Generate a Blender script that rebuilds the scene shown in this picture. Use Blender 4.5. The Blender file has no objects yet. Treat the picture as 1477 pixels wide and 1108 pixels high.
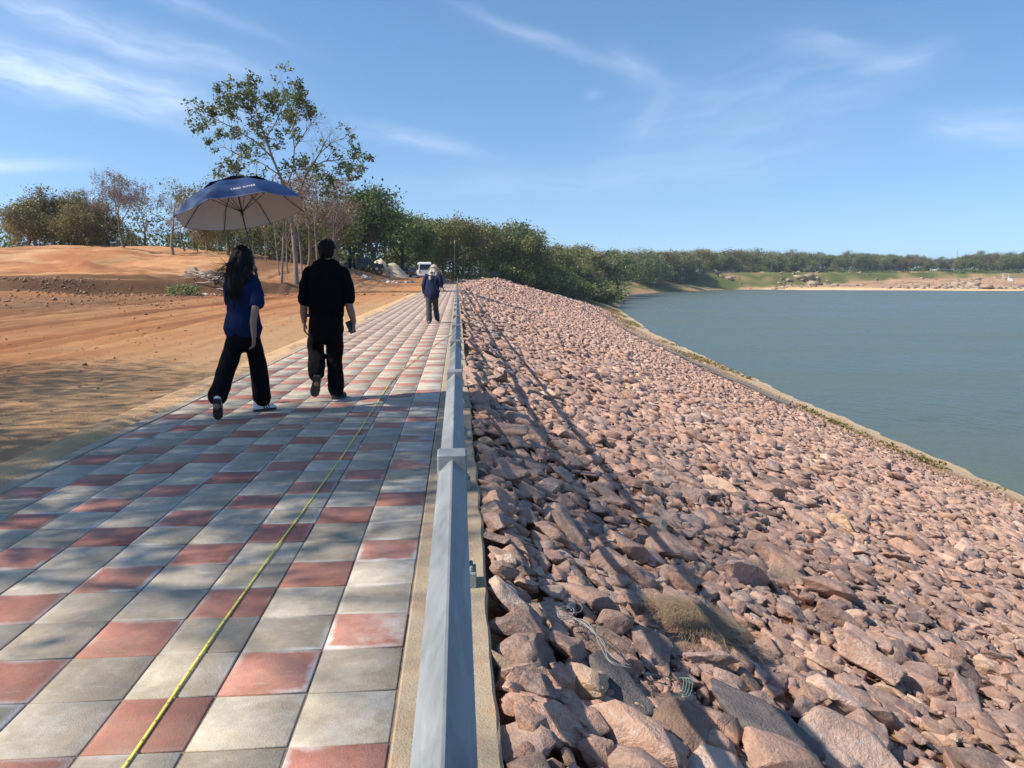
import bpy, bmesh, math, random
import numpy as np
from mathutils import Vector, Matrix, noise as mnoise

R = math.radians
SC = bpy.context.scene
COL = SC.collection
SUN_EL, SUN_AZ = 44.0, 11.0          # shadows run along +x, turned SUN_AZ degrees towards +y

# ---------------------------------------------------------------- camera
CAM_H = 1.385
cd = bpy.data.cameras.new('camera')
cam = bpy.data.objects.new('camera', cd); COL.objects.link(cam)
cd.sensor_width = 36.0; cd.lens = 36.0 * 1109.0 / 1477.0
cd.clip_start = 0.05; cd.clip_end = 6000
cam.location = (0, 0, CAM_H)
cam.rotation_euler = (R(90 - 8.058), 0, R(-4.009))
SC.camera = cam

# ---------------------------------------------------------------- world, sun, exposure
SC.view_settings.view_transform = 'Standard'; SC.view_settings.look = 'None'
SC.view_settings.gamma = 1.0; SC.view_settings.use_curve_mapping = False
SC.view_settings.exposure = 0.32
SC.cycles.max_bounces = 6; SC.cycles.transparent_max_bounces = 8
SC.cycles.use_denoising = True

W = bpy.data.worlds.new('World'); SC.world = W; W.use_nodes = True


class NT:
    """tiny node-tree helper"""
    def __init__(s, nt): s.t = nt
    def n(s, typ, ins=None, **kw):
        nd = s.t.nodes.new(typ)
        for k, v in kw.items(): setattr(nd, k, v)
        for k, v in (ins or {}).items():
            sk = nd.inputs[k]
            if isinstance(v, bpy.types.NodeSocket): s.t.links.new(v, sk)
            else: sk.default_value = v
        return nd
    def m(s, op, a, b=0.0, c=None, clamp=False):
        ins = {0: a, 1: b}
        if c is not None: ins[2] = c
        return s.n('ShaderNodeMath', ins, operation=op, use_clamp=clamp).outputs[0]
    def mix(s, f, a, b, mode='MIX'):
        nd = s.n('ShaderNodeMix', {0: f, 6: a, 7: b}, data_type='RGBA', blend_type=mode)
        return nd.outputs[2]
    def ramp(s, f, stops, interp='LINEAR'):
        nd = s.n('ShaderNodeValToRGB', {0: f}); cr = nd.color_ramp; cr.interpolation = interp
        while len(cr.elements) < len(stops): cr.elements.new(0.5)
        for e, (p, c) in zip(cr.elements, stops):
            e.position = p; e.color = c if len(c) == 4 else (*c, 1)
        return nd.outputs[0]
    def noise(s, vec, scale, detail=4.0, rough=0.55, dist=0.0):
        return s.n('ShaderNodeTexNoise', {'Vector': vec, 'Scale': scale, 'Detail': detail, 'Roughness': rough, 'Distortion': dist}).outputs[0]
    def mapr(s, v, a, b, c, d):
        return s.n('ShaderNodeMapRange', {0: v, 1: a, 2: b, 3: c, 4: d}).outputs[0]
    def scale(s, vec, sc, rot=(0, 0, 0)):
        return s.n('ShaderNodeMapping', {0: vec, 2: rot, 3: sc}).outputs[0]
    def pos(s): return s.n('ShaderNodeNewGeometry').outputs['Position']
    def obj(s): return s.n('ShaderNodeTexCoord').outputs['Object']
    def rnd(s): return s.n('ShaderNodeObjectInfo').outputs['Random']
    def attr(s, name): return s.n('ShaderNodeAttribute', attribute_name=name).outputs['Color']


wt = NT(W.node_tree); W.node_tree.nodes.clear()
sky = wt.n('ShaderNodeTexSky', sky_type='NISHITA', sun_disc=False, sun_elevation=R(SUN_EL), sun_rotation=R(270 - 0 * SUN_AZ),
           altitude=120.0, air_density=1.0, dust_density=0.35, ozone_density=1.0)
gen = wt.n('ShaderNodeTexCoord').outputs['Generated']
lift = wt.n('ShaderNodeVectorMath', {0: wt.n('ShaderNodeVectorMath', {0: gen, 1: (0, 0, .11)}, operation='ADD').outputs[0]}, operation='NORMALIZE').outputs[0]
W.node_tree.links.new(lift, sky.inputs[0])
sep = wt.n('ShaderNodeSeparateXYZ', {0: gen})
az = wt.m('MULTIPLY', wt.m('ARCTAN2', sep.outputs[0], sep.outputs[1]), 57.2958)
el = wt.m('MULTIPLY', wt.m('ARCSINE', sep.outputs[2]), 57.2958)
warp = wt.m('MULTIPLY', wt.m('SUBTRACT', wt.noise(gen, 9.0, 3.0), 0.5), 2.2)
cloud = None
# cirrus streaks: azimuth, elevation, tilt, half length, half width, strength (degrees)
for i, (a0, e0, tl, L, wd, st) in enumerate([
        (-22.0, 14.6, -9.0, 8.5, 1.05, .50), (-25.0, 12.0, -8.0, 9.5, 1.25, .85), (-30.5, 6.9, -1.0, 5.5, .45, .6),
        (6.0, 16.2, -19.0, 6.0, .50, .28), (21.0, 11.0, 9.0, 9.0, 3.4, .17), (35.5, 9.0, -7.0, 4.0, 1.0, .34),
        (29.8, 13.4, 9.0, 2.5, .75, .28), (-3.0, 9.7, -12.0, 4.5, .55, .4), (13.0, 14.0, -30.0, 2.4, .8, .22), (14.0, 10.8, 55.0, 2.0, .8, .18),
        (9.8, 12.4, 10.0, .6, .25, .15), (25.5, 14.5, -10, 3.0, .7, .2), (-20, 17.5, -16, 8, .6, .22), (10, 7, 3, 14, 1.2, .16)]):
    ca, sa = math.cos(R(tl)), math.sin(R(tl))
    da = wt.m('SUBTRACT', az, a0); de = wt.m('SUBTRACT', wt.m('ADD', el, warp), e0)
    u = wt.m('ADD', wt.m('MULTIPLY', da, ca), wt.m('MULTIPLY', de, sa))
    v = wt.m('SUBTRACT', wt.m('MULTIPLY', de, ca), wt.m('MULTIPLY', da, sa))
    r2 = wt.m('ADD', wt.m('POWER', wt.m('ABSOLUTE', wt.m('DIVIDE', u, L)), 2.6), wt.m('POWER', wt.m('ABSOLUTE', wt.m('DIVIDE', v, wd)), 2.0))
    g = wt.m('EXPONENT', wt.m('MULTIPLY', r2, -1.0))
    cv = wt.n('ShaderNodeCombineXYZ', {0: wt.m('MULTIPLY', u, .16), 1: wt.m('MULTIPLY', v, .95), 2: i * 3.7}).outputs[0]
    nz = wt.mapr(wt.noise(cv, 1.25, 5.0, .55, .35), .25, .8, .12, 1.0)
    k = wt.m('MULTIPLY', wt.m('MULTIPLY', g, nz), st * .72)
    cloud = k if cloud is None else wt.m('ADD', cloud, k)
cloud = wt.m('MINIMUM', cloud, .8)
skyc = wt.n('ShaderNodeHueSaturation', {'Saturation': 1.2, 'Value': 1.0, 'Color': sky.outputs[0]}).outputs[0]
cc = wt.mix(cloud, skyc, (7.6, 8.1, 8.8, 1))
bg = wt.n('ShaderNodeBackground', {0: cc, 1: 0.15})
wo = wt.n('ShaderNodeOutputWorld'); W.node_tree.links.new(bg.outputs[0], wo.inputs[0])

sd = bpy.data.lights.new('sun', 'SUN'); sun = bpy.data.objects.new('sun', sd); COL.objects.link(sun)
sd.energy = 5.0; sd.angle = R(0.55); sd.color = (1.0, .93, .82)
ldir = Vector((math.cos(R(SUN_EL)) * math.cos(R(SUN_AZ)), math.cos(R(SUN_EL)) * math.sin(R(SUN_AZ)), -math.sin(R(SUN_EL))))
sun.rotation_euler = ldir.to_track_quat('-Z', 'Y').to_euler()
sky.sun_rotation = math.atan2(-ldir.x, -ldir.y) % (2 * math.pi)

# ---------------------------------------------------------------- helpers
CP, SP = math.cos(R(8.058)), math.sin(R(8.058))
CY, SY = math.cos(R(4.009)), math.sin(R(4.009))


def at(px, py, y):
    """world point seen at photo pixel (px, py) at the distance y along the path"""
    a, b = (px - 738.5) / 1109.0, -(py - 554.0) / 1109.0
    d = (SY * CP + CY * a + SY * SP * b, CY * CP - SY * a + CY * SP * b, -SP + CP * b)
    t = y / d[1]
    return Vector((d[0] * t, y, CAM_H + d[2] * t))


def tag(o, label=None, cat=None, group=None, kind=None):
    for k, v in (('label', label), ('category', cat), ('group', group), ('kind', kind)):
        if v: o[k] = v
    return o


def empty(name, loc, rz=0.0, label=None, cat=None, group=None):
    o = bpy.data.objects.new(name, None); COL.objects.link(o)
    o.location = loc; o.rotation_euler = (0, 0, rz); o.empty_display_size = .2
    return tag(o, label, cat, group)


def wmat(o):
    w = Matrix.LocRotScale(o.location, o.rotation_euler, o.scale)
    return w if o.parent is None else wmat(o.parent) @ o.matrix_parent_inverse @ w


def link(name, me, mat=None, parent=None, world=False):
    o = bpy.data.objects.new(name, me); COL.objects.link(o)
    if mat is not None and len(me.materials) == 0: me.materials.append(mat)
    if parent is not None:
        o.parent = parent
        if world: o.matrix_parent_inverse = wmat(parent).inverted()      # vertices are in world space
    return o


def mesh_np(name, V, F, smooth=False, attrs=None):
    """V (n,3); F (m,k) with one k"""
    me = bpy.data.meshes.new(name)
    V = np.asarray(V, np.float32); F = np.asarray(F, np.int32)
    n, m, k = len(V), len(F), F.shape[1]
    me.vertices.add(n); me.vertices.foreach_set('co', V.ravel())
    me.loops.add(m * k); me.loops.foreach_set('vertex_index', F.ravel())
    me.polygons.add(m)
    me.polygons.foreach_set('loop_start', np.arange(m, dtype=np.int32) * k)
    me.polygons.foreach_set('loop_total', np.full(m, k, np.int32))
    me.update(calc_edges=True)
    if smooth: me.polygons.foreach_set('use_smooth', np.ones(m, bool))
    for nm, (dom, data) in (attrs or {}).items():
        a = me.attributes.new(nm, 'FLOAT_COLOR', dom)
        d = np.ones((len(data), 4), np.float32); d[:, :data.shape[1]] = data
        a.data.foreach_set('color', d.ravel())
    return me


class MB:
    """collects shapes, builds ONE mesh object"""
    def __init__(s): s.v, s.f = [], []
    def add(s, V, F):
        b = len(s.v); s.v += [tuple(p) for p in V]; s.f += [tuple(i + b for i in f) for f in F]; return s
    def box(s, x0, x1, y0, y1, z0, z1, mtx=None):
        V = [Vector((x, y, z)) for z in (z0, z1) for y in (y0, y1) for x in (x0, x1)]
        if mtx is not None: V = [mtx @ p for p in V]
        return s.add(V, [(0, 2, 3, 1), (4, 5, 7, 6), (0, 1, 5, 4), (2, 6, 7, 3), (0, 4, 6, 2), (1, 3, 7, 5)])
    def tube(s, pts, radii, k=8, ref=None, cap=True):
        pts = [Vector(p) for p in pts]; n = len(pts)
        if not hasattr(radii, '__len__'): radii = [radii] * n
        V, F = [], []
        ref = Vector(ref) if ref is not None else None
        prev = None
        for i in range(n):
            t = (pts[min(i + 1, n - 1)] - pts[max(i - 1, 0)])
            t = t.normalized() if t.length > 1e-9 else Vector((0, 0, 1))
            if ref is not None: a = ref - t * ref.dot(t)
            elif prev is not None: a = prev - t * prev.dot(t)
            else: a = t.orthogonal()
            if a.length < 1e-6: a = t.orthogonal()
            a.normalize(); b = t.cross(a); prev = a
            r = radii[i]; ra, rb = r if hasattr(r, '__len__') else (r, r)
            for j in range(k):
                q = 2 * math.pi * j / k
                V.append(pts[i] + a * (ra * math.cos(q)) + b * (rb * math.sin(q)))
        for i in range(n - 1):
            for j in range(k):
                j2 = (j + 1) % k
                F.append((i * k + j, i * k + j2, (i + 1) * k + j2, (i + 1) * k + j))
        if cap:
            F.append(tuple(range(k))[::-1]); F.append(tuple((n - 1) * k + j for j in range(k)))
        return s.add(V, F)
    def cyl(s, p0, p1, r, k=16): return s.tube([p0, p1], [r, r], k)
    def ellipsoid(s, c, r, k=14, m=8, mtx=None):
        c = Vector(c); V = []; F = []
        for i in range(m + 1):
            th = math.pi * i / m
            for j in range(k):
                q = 2 * math.pi * j / k
                p = Vector((r[0] * math.sin(th) * math.cos(q), r[1] * math.sin(th) * math.sin(q), r[2] * math.cos(th)))
                V.append(c + (mtx @ p if mtx is not None else p))
        for i in range(m):
            for j in range(k):
                j2 = (j + 1) % k
                F.append((i * k + j, (i + 1) * k + j, (i + 1) * k + j2, i * k + j2))
        return s.add(V, F)
    def limb(s, pts, radii, k=12, ref=(1, 0, 0)):
        """closed limb with rounded ends: radius per point, or (sideways, depth)"""
        pts = [Vector(p) for p in pts]; rr = [r if hasattr(r, '__len__') else (r, r) for r in radii]
        def end(p, d, r):
            m = (r[0] + r[1]) / 2
            return [(p + d * (m * math.sin(q)), (r[0] * math.cos(q), r[1] * math.cos(q))) for q in (R(88), R(62), R(32))]
        d0 = (pts[0] - pts[1]).normalized(); d1 = (pts[-1] - pts[-2]).normalized()
        seq = end(pts[0], d0, rr[0]) + list(zip(pts, rr)) + end(pts[-1], d1, rr[-1])[::-1]
        return s.tube([q[0] for q in seq], [q[1] for q in seq], k, ref)
    def prism(s, poly, x0, x1):
        """poly of (y, z) extruded along x"""
        n = len(poly)
        V = [(x0, y, z) for y, z in poly] + [(x1, y, z) for y, z in poly]
        F = [tuple(range(n)), tuple(range(n, 2 * n))[::-1]] + [(i, n + i, n + (i + 1) % n, (i + 1) % n) for i in range(n)]
        return s.add(V, F)
    def mesh(s, name, bevel=0, smooth=False, segs=1):
        me = bpy.data.meshes.new(name); me.from_pydata([tuple(p) for p in s.v], [], s.f); me.update()
        bm = bmesh.new(); bm.from_mesh(me)
        bmesh.ops.recalc_face_normals(bm, faces=bm.faces)
        if bevel:
            bmesh.ops.bevel(bm, geom=[e for e in bm.edges if e.calc_face_angle(0) > .5], offset=bevel, segments=segs, affect='EDGES', clamp_overlap=True)
        if smooth:
            for f in bm.faces: f.smooth = True
        bm.to_mesh(me); bm.free(); return me
    def build(s, name, mat, parent=None, bevel=0, smooth=False, world=False, segs=1):
        return link(name, s.mesh(name, bevel, smooth, segs), mat, parent, world)


def remesh(mb, name, voxel, mat, parent=None, smooth=4, wob=0.0, wscale=8.0, seed=0.0, zfold=1.0):
    """weld overlapping closed limbs into one continuous skin; world coordinates"""
    o = mb.build(name + '_raw', None)
    md = o.modifiers.new('r', 'REMESH'); md.mode = 'VOXEL'; md.voxel_size = voxel
    ms = o.modifiers.new('s', 'SMOOTH'); ms.iterations = smooth; ms.factor = .5
    dg = bpy.context.evaluated_depsgraph_get()
    me = bpy.data.meshes.new_from_object(o.evaluated_get(dg), depsgraph=dg)
    bpy.data.objects.remove(o)
    me.name = name
    if wob:
        nrm = [v.normal.copy() for v in me.vertices]
        for v, n in zip(me.vertices, nrm):
            p = v.co
            q = Vector((p.x * wscale, p.y * wscale, p.z * wscale * zfold + seed))
            v.co = p + n * (wob * (mnoise.noise(q) + .5 * mnoise.noise(q * 2.3)))
    me.polygons.foreach_set('use_smooth', np.ones(len(me.polygons), bool))
    me.update()
    return link(name, me, mat, parent, world=parent is not None)


def sm(a, b, t):
    t = np.clip((np.asarray(t, float) - a) / (b - a), 0, 1); return t * t * (3 - 2 * t)


_rng0 = np.random.default_rng(11)
_TAB = _rng0.random((256, 256))


def vnoise(x, y):
    x = np.asarray(x, float); y = np.asarray(y, float)
    xi = np.floor(x).astype(int); yi = np.floor(y).astype(int)
    u = x - xi; v = y - yi; u = u * u * (3 - 2 * u); v = v * v * (3 - 2 * v)
    g = lambda a, b: _TAB[a & 255, b & 255]
    return (g(xi, yi) * (1 - u) + g(xi + 1, yi) * u) * (1 - v) + (g(xi, yi + 1) * (1 - u) + g(xi + 1, yi + 1) * u) * v - .5


def fbm(x, y, o=4):
    s = 0; a = 1.0
    for i in range(o):
        s = s + a * vnoise(np.asarray(x) * 2 ** i + 17.3 * i, np.asarray(y) * 2 ** i + 9.1 * i); a *= .5
    return s


# ---------------------------------------------------------------- materials
def new_mat(name):
    m = bpy.data.materials.new(name); m.use_nodes = True
    t = NT(m.node_tree); b = m.node_tree.nodes['Principled BSDF']
    return m, t, b


def setb(t, b, **kw):
    al = dict(col='Base Color', rough='Roughness', metal='Metallic', normal='Normal', spec='Specular IOR Level')
    for k, v in kw.items():
        sk = b.inputs[al[k]]
        if isinstance(v, bpy.types.NodeSocket): t.t.links.new(v, sk)
        else: sk.default_value = (*v, 1) if k == 'col' and len(v) == 3 else v


def bump(t, h, strength=.3, dist=.02):
    return t.n('ShaderNodeBump', {'Height': h, 'Strength': strength, 'Distance': dist}).outputs[0]


def simple(name, col, rough=.6, metal=0.0, var=.12, scale=6.0, bmp=.0, space='obj', spec=.5):
    m, t, b = new_mat(name)
    vec = t.obj() if space == 'obj' else t.pos()
    nz = t.noise(vec, scale, 5.0)
    c = t.mix(nz, (*[x * (1 - var) for x in col], 1), (*[min(1, x * (1 + var)) for x in col], 1))
    setb(t, b, col=c, rough=rough, metal=metal, spec=spec)
    if bmp: setb(t, b, normal=bump(t, t.noise(vec, scale * 6, 4.0), bmp, .01))
    return m


def ground_material():
    m, t, b = new_mat('earth')
    a = t.attr('col'); p = t.pos()
    n1 = t.noise(p, 1.3, 7.0, .65); n2 = t.noise(t.scale(p, (1.6, .10, 1)), 1.6, 5.0, .6, .6); n3 = t.noise(p, 9.0, 6.0, .7)
    c = t.mix(t.mapr(n1, .35, .7, 0, .5), a, (.76, .73, .68, 1), 'MULTIPLY')
    c = t.mix(t.mapr(n2, .45, .72, 0, .55), c, (.86, .74, .64, 1), 'MULTIPLY')
    c = t.mix(t.mapr(n3, .5, .8, 0, .45), c, (1.4, 1.3, 1.22, 1), 'MULTIPLY')
    c = t.mix(1.0, c, (1.36, 1.18, 1.0, 1), 'MULTIPLY')
    h = t.m('ADD', t.m('MULTIPLY', n3, .5), t.m('ADD', t.noise(p, 38.0, 5.0, .7), t.m('MULTIPLY', n2, 1.2)))
    setb(t, b, col=c, rough=.95, spec=.15, normal=bump(t, h, .7, .05))
    return m


def tile_material():
    m, t, b = new_mat('paving_tile')
    at_ = t.attr('tile'); s = t.n('ShaderNodeSeparateColor', {0: at_}); p = t.pos()
    red, r1, r2 = s.outputs[0], s.outputs[1], s.outputs[2]
    uv = t.n('ShaderNodeUVMap', uv_map='UVMap').outputs[0]; us = t.n('ShaderNodeSeparateXYZ', {0: uv})
    off = t.n('ShaderNodeCombineXYZ', {2: t.m('MULTIPLY', r1, 40.0)}).outputs[0]
    q = t.n('ShaderNodeVectorMath', {0: p, 1: off}, operation='ADD').outputs[0]
    n1 = t.noise(q, 7.0, 6.0, .6, .3); n2 = t.noise(q, 26.0, 5.0, .65); n3 = t.noise(q, 170.0, 3.0, .6)
    grey = t.mix(r1, (.38, .32, .24, 1), (.58, .50, .385, 1))
    redc = t.mix(r2, (.39, .145, .10, 1), (.52, .235, .17, 1))
    c = t.mix(red, grey, redc)
    c = t.mix(t.mapr(n1, .38, .66, .0, .75), c, (.66, .62, .56, 1), 'MULTIPLY')
    c = t.mix(t.mapr(n2, .48, .72, .0, .45), c, (1.55, 1.52, 1.45, 1), 'MULTIPLY')
    c = t.mix(t.mapr(n3, .55, .72, .0, .55), c, (.55, .52, .48, 1), 'MULTIPLY')
    # sandy film over some tiles
    film = t.m('MULTIPLY', t.mapr(t.noise(p, 1.1, 5.0, .6), .45, .75, 0, .65), t.mapr(n1, .3, .7, .3, 1.0))
    c = t.mix(film, c, (.46, .36, .25, 1))
    # lime bloom creeping in from the edges
    ex = t.m('SUBTRACT', .5, t.m('ABSOLUTE', t.m('SUBTRACT', us.outputs[0], .5)))
    ey = t.m('SUBTRACT', .5, t.m('ABSOLUTE', t.m('SUBTRACT', us.outputs[1], .5)))
    ed = t.m('MINIMUM', ex, ey)
    edn = t.m('ADD', ed, t.m('MULTIPLY', t.m('SUBTRACT', t.noise(q, 13.0, 5.0, .65), .5), .22))
    w = t.m('MULTIPLY', t.mapr(edn, .015, .10, 1.0, 0.0), t.mapr(t.noise(q, 3.2, 2.0), .43, .58, 0, 1))
    w = t.m('MULTIPLY', w, t.mapr(r2, .25, .7, .15, .9))
    seamx = t.m('MULTIPLY', t.mapr(t.n('ShaderNodeSeparateXYZ', {0: p}).outputs[0], -.50, -.22, 0, .75), t.mapr(t.noise(q, 5.0, 5.0, .7), .42, .6, 0, 1))
    w = t.m('MAXIMUM', w, t.m('MULTIPLY', seamx, t.mapr(r1, .3, .6, .25, 1)))
    c = t.mix(w, c, (.66, .63, .57, 1))
    c = t.mix(t.mapr(ed, .0, .022, .55, 0), c, (.5, .44, .38, 1), 'MULTIPLY')
    n4 = t.noise(t.scale(q, (1, 6, 1), (0, 0, .7)), 9.0, 5.0, .7, .5)
    c = t.mix(t.m('MULTIPLY', t.mapr(n4, .60, .68, 0, .4), t.mapr(n1, .45, .6, 0, 1)), c, (.62, .57, .48, 1))
    pit = t.n('ShaderNodeTexVoronoi', {'Vector': q, 'Scale': 75.0}).outputs['Distance']
    c = t.mix(t.m('MULTIPLY', t.mapr(pit, .06, .16, .7, 0), t.mapr(n2, .45, .6, 0, 1)), c, (.45, .41, .36, 1), 'MULTIPLY')
    dirt = t.mapr(t.noise(p, 2.4, 7.0, .7), .5, .68, 0, .45)
    c = t.mix(dirt, c, (.70, .62, .52, 1), 'MULTIPLY')
    setb(t, b, col=c, rough=t.mapr(n2, .3, .7, .62, .85), spec=.35, normal=bump(t, t.m('ADD', n3, t.m('ADD', n2, t.mapr(pit, .0, .2, 0, .6))), .35, .006))
    return m


def rock_material(name, from_attr):
    m, t, b = new_mat(name)
    o = t.obj() if not from_attr else t.pos()
    if from_attr:
        s = t.n('ShaderNodeSeparateColor', {0: t.attr('tint')}); r1, r2 = s.outputs[0], s.outputs[1]
    else:
        r1 = t.rnd(); r2 = t.m('FRACT', t.m('MULTIPLY', r1, 17.31))
    off = t.n('ShaderNodeCombineXYZ', {0: t.m('MULTIPLY', r1, 30.0), 1: t.m('MULTIPLY', r2, 30.0)}).outputs[0]
    q = t.n('ShaderNodeVectorMath', {0: t.pos(), 1: off}, operation='ADD').outputs[0]
    c = t.ramp(r1, [(0, (.135, .105, .10)), (.1, (.20, .155, .145)), (.24, (.29, .20, .165)), (.42, (.36, .225, .165)), (.58, (.41, .275, .215)), (.70, (.30, .225, .205)), (.80, (.38, .22, .145)), (.90, (.52, .42, .36)), (.96, (.42, .30, .17)), (1, (.46, .33, .27))])
    n1 = t.noise(q, 5.5, 7.0, .65, .4); n2 = t.noise(q, 24.0, 6.0, .7); n3 = t.noise(q, 95.0, 4.0, .7)
    c = t.mix(t.mapr(n1, .42, .62, 0, .8), c, (.58, .53, .53, 1), 'MULTIPLY')
    c = t.mix(t.mapr(n1, .52, .7, 0, .35), c, (.50, .30, .2, 1))
    c = t.mix(t.mapr(n2, .48, .72, 0, .5), c, (1.6, 1.55, 1.5, 1), 'MULTIPLY')
    c = t.mix(t.mapr(n3, .55, .75, 0, .6), c, (.55, .5, .48, 1), 'MULTIPLY')
    # pale dust settled on upward faces, chips
    nz = t.n('ShaderNodeSeparateXYZ', {0: t.n('ShaderNodeNewGeometry').outputs['Normal']}).outputs[2]
    d = t.m('MULTIPLY', t.mapr(nz, .35, .95, 0, 1), t.mapr(t.noise(q, 9.0, 6.0, .7), .4, .66, 0, .40))
    c = t.mix(d, c, (.56, .40, .295, 1))
    c = t.mix(1.0, c, (1.14, 1.0, .87, 1), 'MULTIPLY'); c = t.n('ShaderNodeHueSaturation', {'Saturation': .88, 'Value': 1.22, 'Color': c}).outputs[0]
    vein = t.mapr(t.m('ABSOLUTE', t.m('SUBTRACT', t.noise(q, 7.0, 4.0, .6, 1.2), .5)), .0, .018, .55, 0)
    c = t.mix(t.m('MULTIPLY', vein, t.mapr(r2, .5, .8, 0, 1)), c, (.66, .58, .52, 1))
    setb(t, b, col=c, rough=.88, spec=.25, normal=bump(t, t.m('ADD', t.m('MULTIPLY', n1, 1.4), t.m('ADD', n2, t.m('MULTIPLY', n3, .35))), .8, .03))
    return m


def leaf_material(name, cols, transl=.25):
    m, t, b = new_mat(name)
    s = t.n('ShaderNodeSeparateColor', {0: t.attr('tint')})
    stops = [(i / (len(cols) - 1), c) for i, c in enumerate(cols)]
    c = t.ramp(s.outputs[0], stops)
    rv = t.rnd()
    c = t.n('ShaderNodeHueSaturation', {'Hue': t.mapr(rv, 0, 1, .485, .515), 'Saturation': t.mapr(rv, 0, 1, 1.05, .85), 'Value': t.mapr(t.m('FRACT', t.m('MULTIPLY', rv, 7.7)), 0, 1, .75, 1.25), 'Color': c}).outputs[0]
    setb(t, b, col=c, rough=.55, spec=.3)
    tr = t.n('ShaderNodeBsdfTranslucent', {0: c})
    mx = t.n('ShaderNodeMixShader', {0: transl, 1: b.outputs[0], 2: tr.outputs[0]})
    out = m.node_tree.nodes['Material Output']; m.node_tree.links.new(mx.outputs[0], out.inputs[0])
    return m


def bark_material(name, a, bcol):
    m, t, b = new_mat(name)
    o = t.pos(); n1 = t.noise(t.scale(o, (1, 1, .3)), 3.0, 6.0, .65); n2 = t.noise(t.scale(o, (1, 1, .2)), 14.0, 4.0)
    setb(t, b, col=t.mix(t.mapr(n1, .35, .65, 0, 1), (*a, 1), (*bcol, 1)), rough=.9, spec=.2, normal=bump(t, n2, .5, .03))
    return m


def metal_material():
    m, t, b = new_mat('galvanised_steel')
    p = t.pos(); n1 = t.noise(t.scale(p, (1, .35, 1), (0, 0, .5)), 9.0, 6.0, .65, 1.0)
    n2 = t.noise(p, 60.0, 3.0, .6); n3 = t.noise(t.scale(p, (5, .5, 5), (0, 0, .35)), 4.0, 6.0, .7, .8)
    c = t.mix(t.mapr(n1, .35, .65, 0, 1), (.19, .205, .205, 1), (.31, .32, .315, 1))
    c = t.mix(t.mapr(n3, .56, .74, 0, .6), c, (.47, .49, .48, 1))
    c = t.mix(t.mapr(t.noise(t.scale(p, (3, 1, 3), (0, 0, .8)), 2.4, 6.0, .7), .54, .70, 0, .7), c, (.12, .135, .135, 1))
    c = t.mix(t.mapr(t.noise(t.scale(p, (14, 1.3, 14), (0, 0, .12)), 1.6, 6.0, .75, .6), .55, .72, 0, .35), c, (.46, .47, .45, 1))
    c = t.mix(t.mapr(t.noise(p, 23.0, 5.0, .7), .62, .74, 0, .45), c, (.27, .20, .13, 1))
    setb(t, b, col=c, metal=.22, rough=t.mapr(n1, .3, .7, .45, .65), spec=.3, normal=bump(t, t.m('ADD', n2, n1), .05, .004))
    return m


def concrete_material(name, a, bcol, sand):
    m, t, b = new_mat(name)
    p = t.pos(); n1 = t.noise(p, 3.0, 6.0, .65); n2 = t.noise(p, 30.0, 6.0, .7); n3 = t.noise(p, 140.0, 3.0)
    c = t.mix(t.mapr(n1, .35, .65, 0, 1), (*a, 1), (*bcol, 1))
    c = t.mix(t.mapr(t.noise(p, 6.0, 6.0, .7, .5), .5, .66, 0, .7), c, (*sand, 1))
    c = t.mix(t.mapr(n3, .6, .75, 0, .5), c, (.45, .4, .36, 1), 'MULTIPLY')
    setb(t, b, col=c, rough=.9, spec=.2, normal=bump(t, t.m('ADD', n2, n3), .45, .012))
    return m


def water_material():
    m, t, b = new_mat('river_water')
    p = t.pos()
    q = t.scale(p, (1.0, .55, 1), (0, 0, .5))
    n1 = t.noise(q, .9, 4.0, .6); n2 = t.noise(q, .16, 3.0, .5); n3 = t.noise(t.scale(p, (.012, .05, 1), (0, 0, -.25)), 1.0, 5.0, .6, .4)
    c = t.mix(t.mapr(n3, .35, .65, 0, 1), (.080, .102, .074, 1), (.105, .130, .098, 1))
    setb(t, b, col=c, rough=t.mapr(n3, .35, .7, .24, .36), spec=.17, normal=bump(t, t.m('ADD', n1, t.m('MULTIPLY', n2, 2.0)), .55, .28))
    b.inputs['IOR'].default_value = 1.33
    return m


M = {}
M['earth'] = ground_material(); M['tile'] = tile_material()
M['rock'] = rock_material('riprap_rock', False); M['rock_field'] = rock_material('riprap_field_rock', True)
M['steel'] = metal_material(); M['water'] = water_material()
M['kerb'] = concrete_material('kerb_concrete', (.36, .28, .19), (.47, .37, .255), (.46, .29, .165))
M['edge'] = concrete_material('edge_concrete', (.38, .31, .22), (.46, .38, .28), (.50, .36, .22))
M['bed'] = concrete_material('joint_sand', (.16, .13, .10), (.26, .205, .145), (.32, .22, .14))
M['plinth'] = concrete_material('post_foot', (.23, .25, .24), (.29, .30, .28), (.3, .28, .24))

# ---------------------------------------------------------------- land form
SEAM = -0.217; TILE = 0.30; KERB_X = 0.122; WEST = SEAM - 9 * TILE      # tiles run from WEST to SEAM
END_Y = 160.0


def toe_x(y): return np.interp(y, [-60, 30, 55, 125, 217, 373, 430, 500, 560, 620], [22.5, 24.05, 25.7, 31.8, 45.2, 82.6, 118, 182, 420, 3000])


def sand_front(x): return np.interp(x, [100, 165, 250, 340, 420, 700, 3000], [520, 497, 478, 440, 432, 420, 420])


def crest(y):
    xc = .13 + 8.3 * sm(85, 165, y); w = sm(165, 235, y)
    xn = toe_x(y) - 34 - 26 * sm(300, 480, y)
    return xc * (1 - w) + xn * w, w


def slope_z(x, y):
    """surface of the river bank, x >= crest"""
    xc, w = crest(y); xt = toe_x(y)
    zc = -.10 + .72 * sm(100, 162, y) + 2.7 * sm(190, 330, y)
    t = np.clip((x - xc) / (xt - xc), 0, 1)
    z = zc + (-8 - zc) * t
    z = np.where(x > xt, -8 - .16 * (x - xt), z)
    return z, t, w


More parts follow.
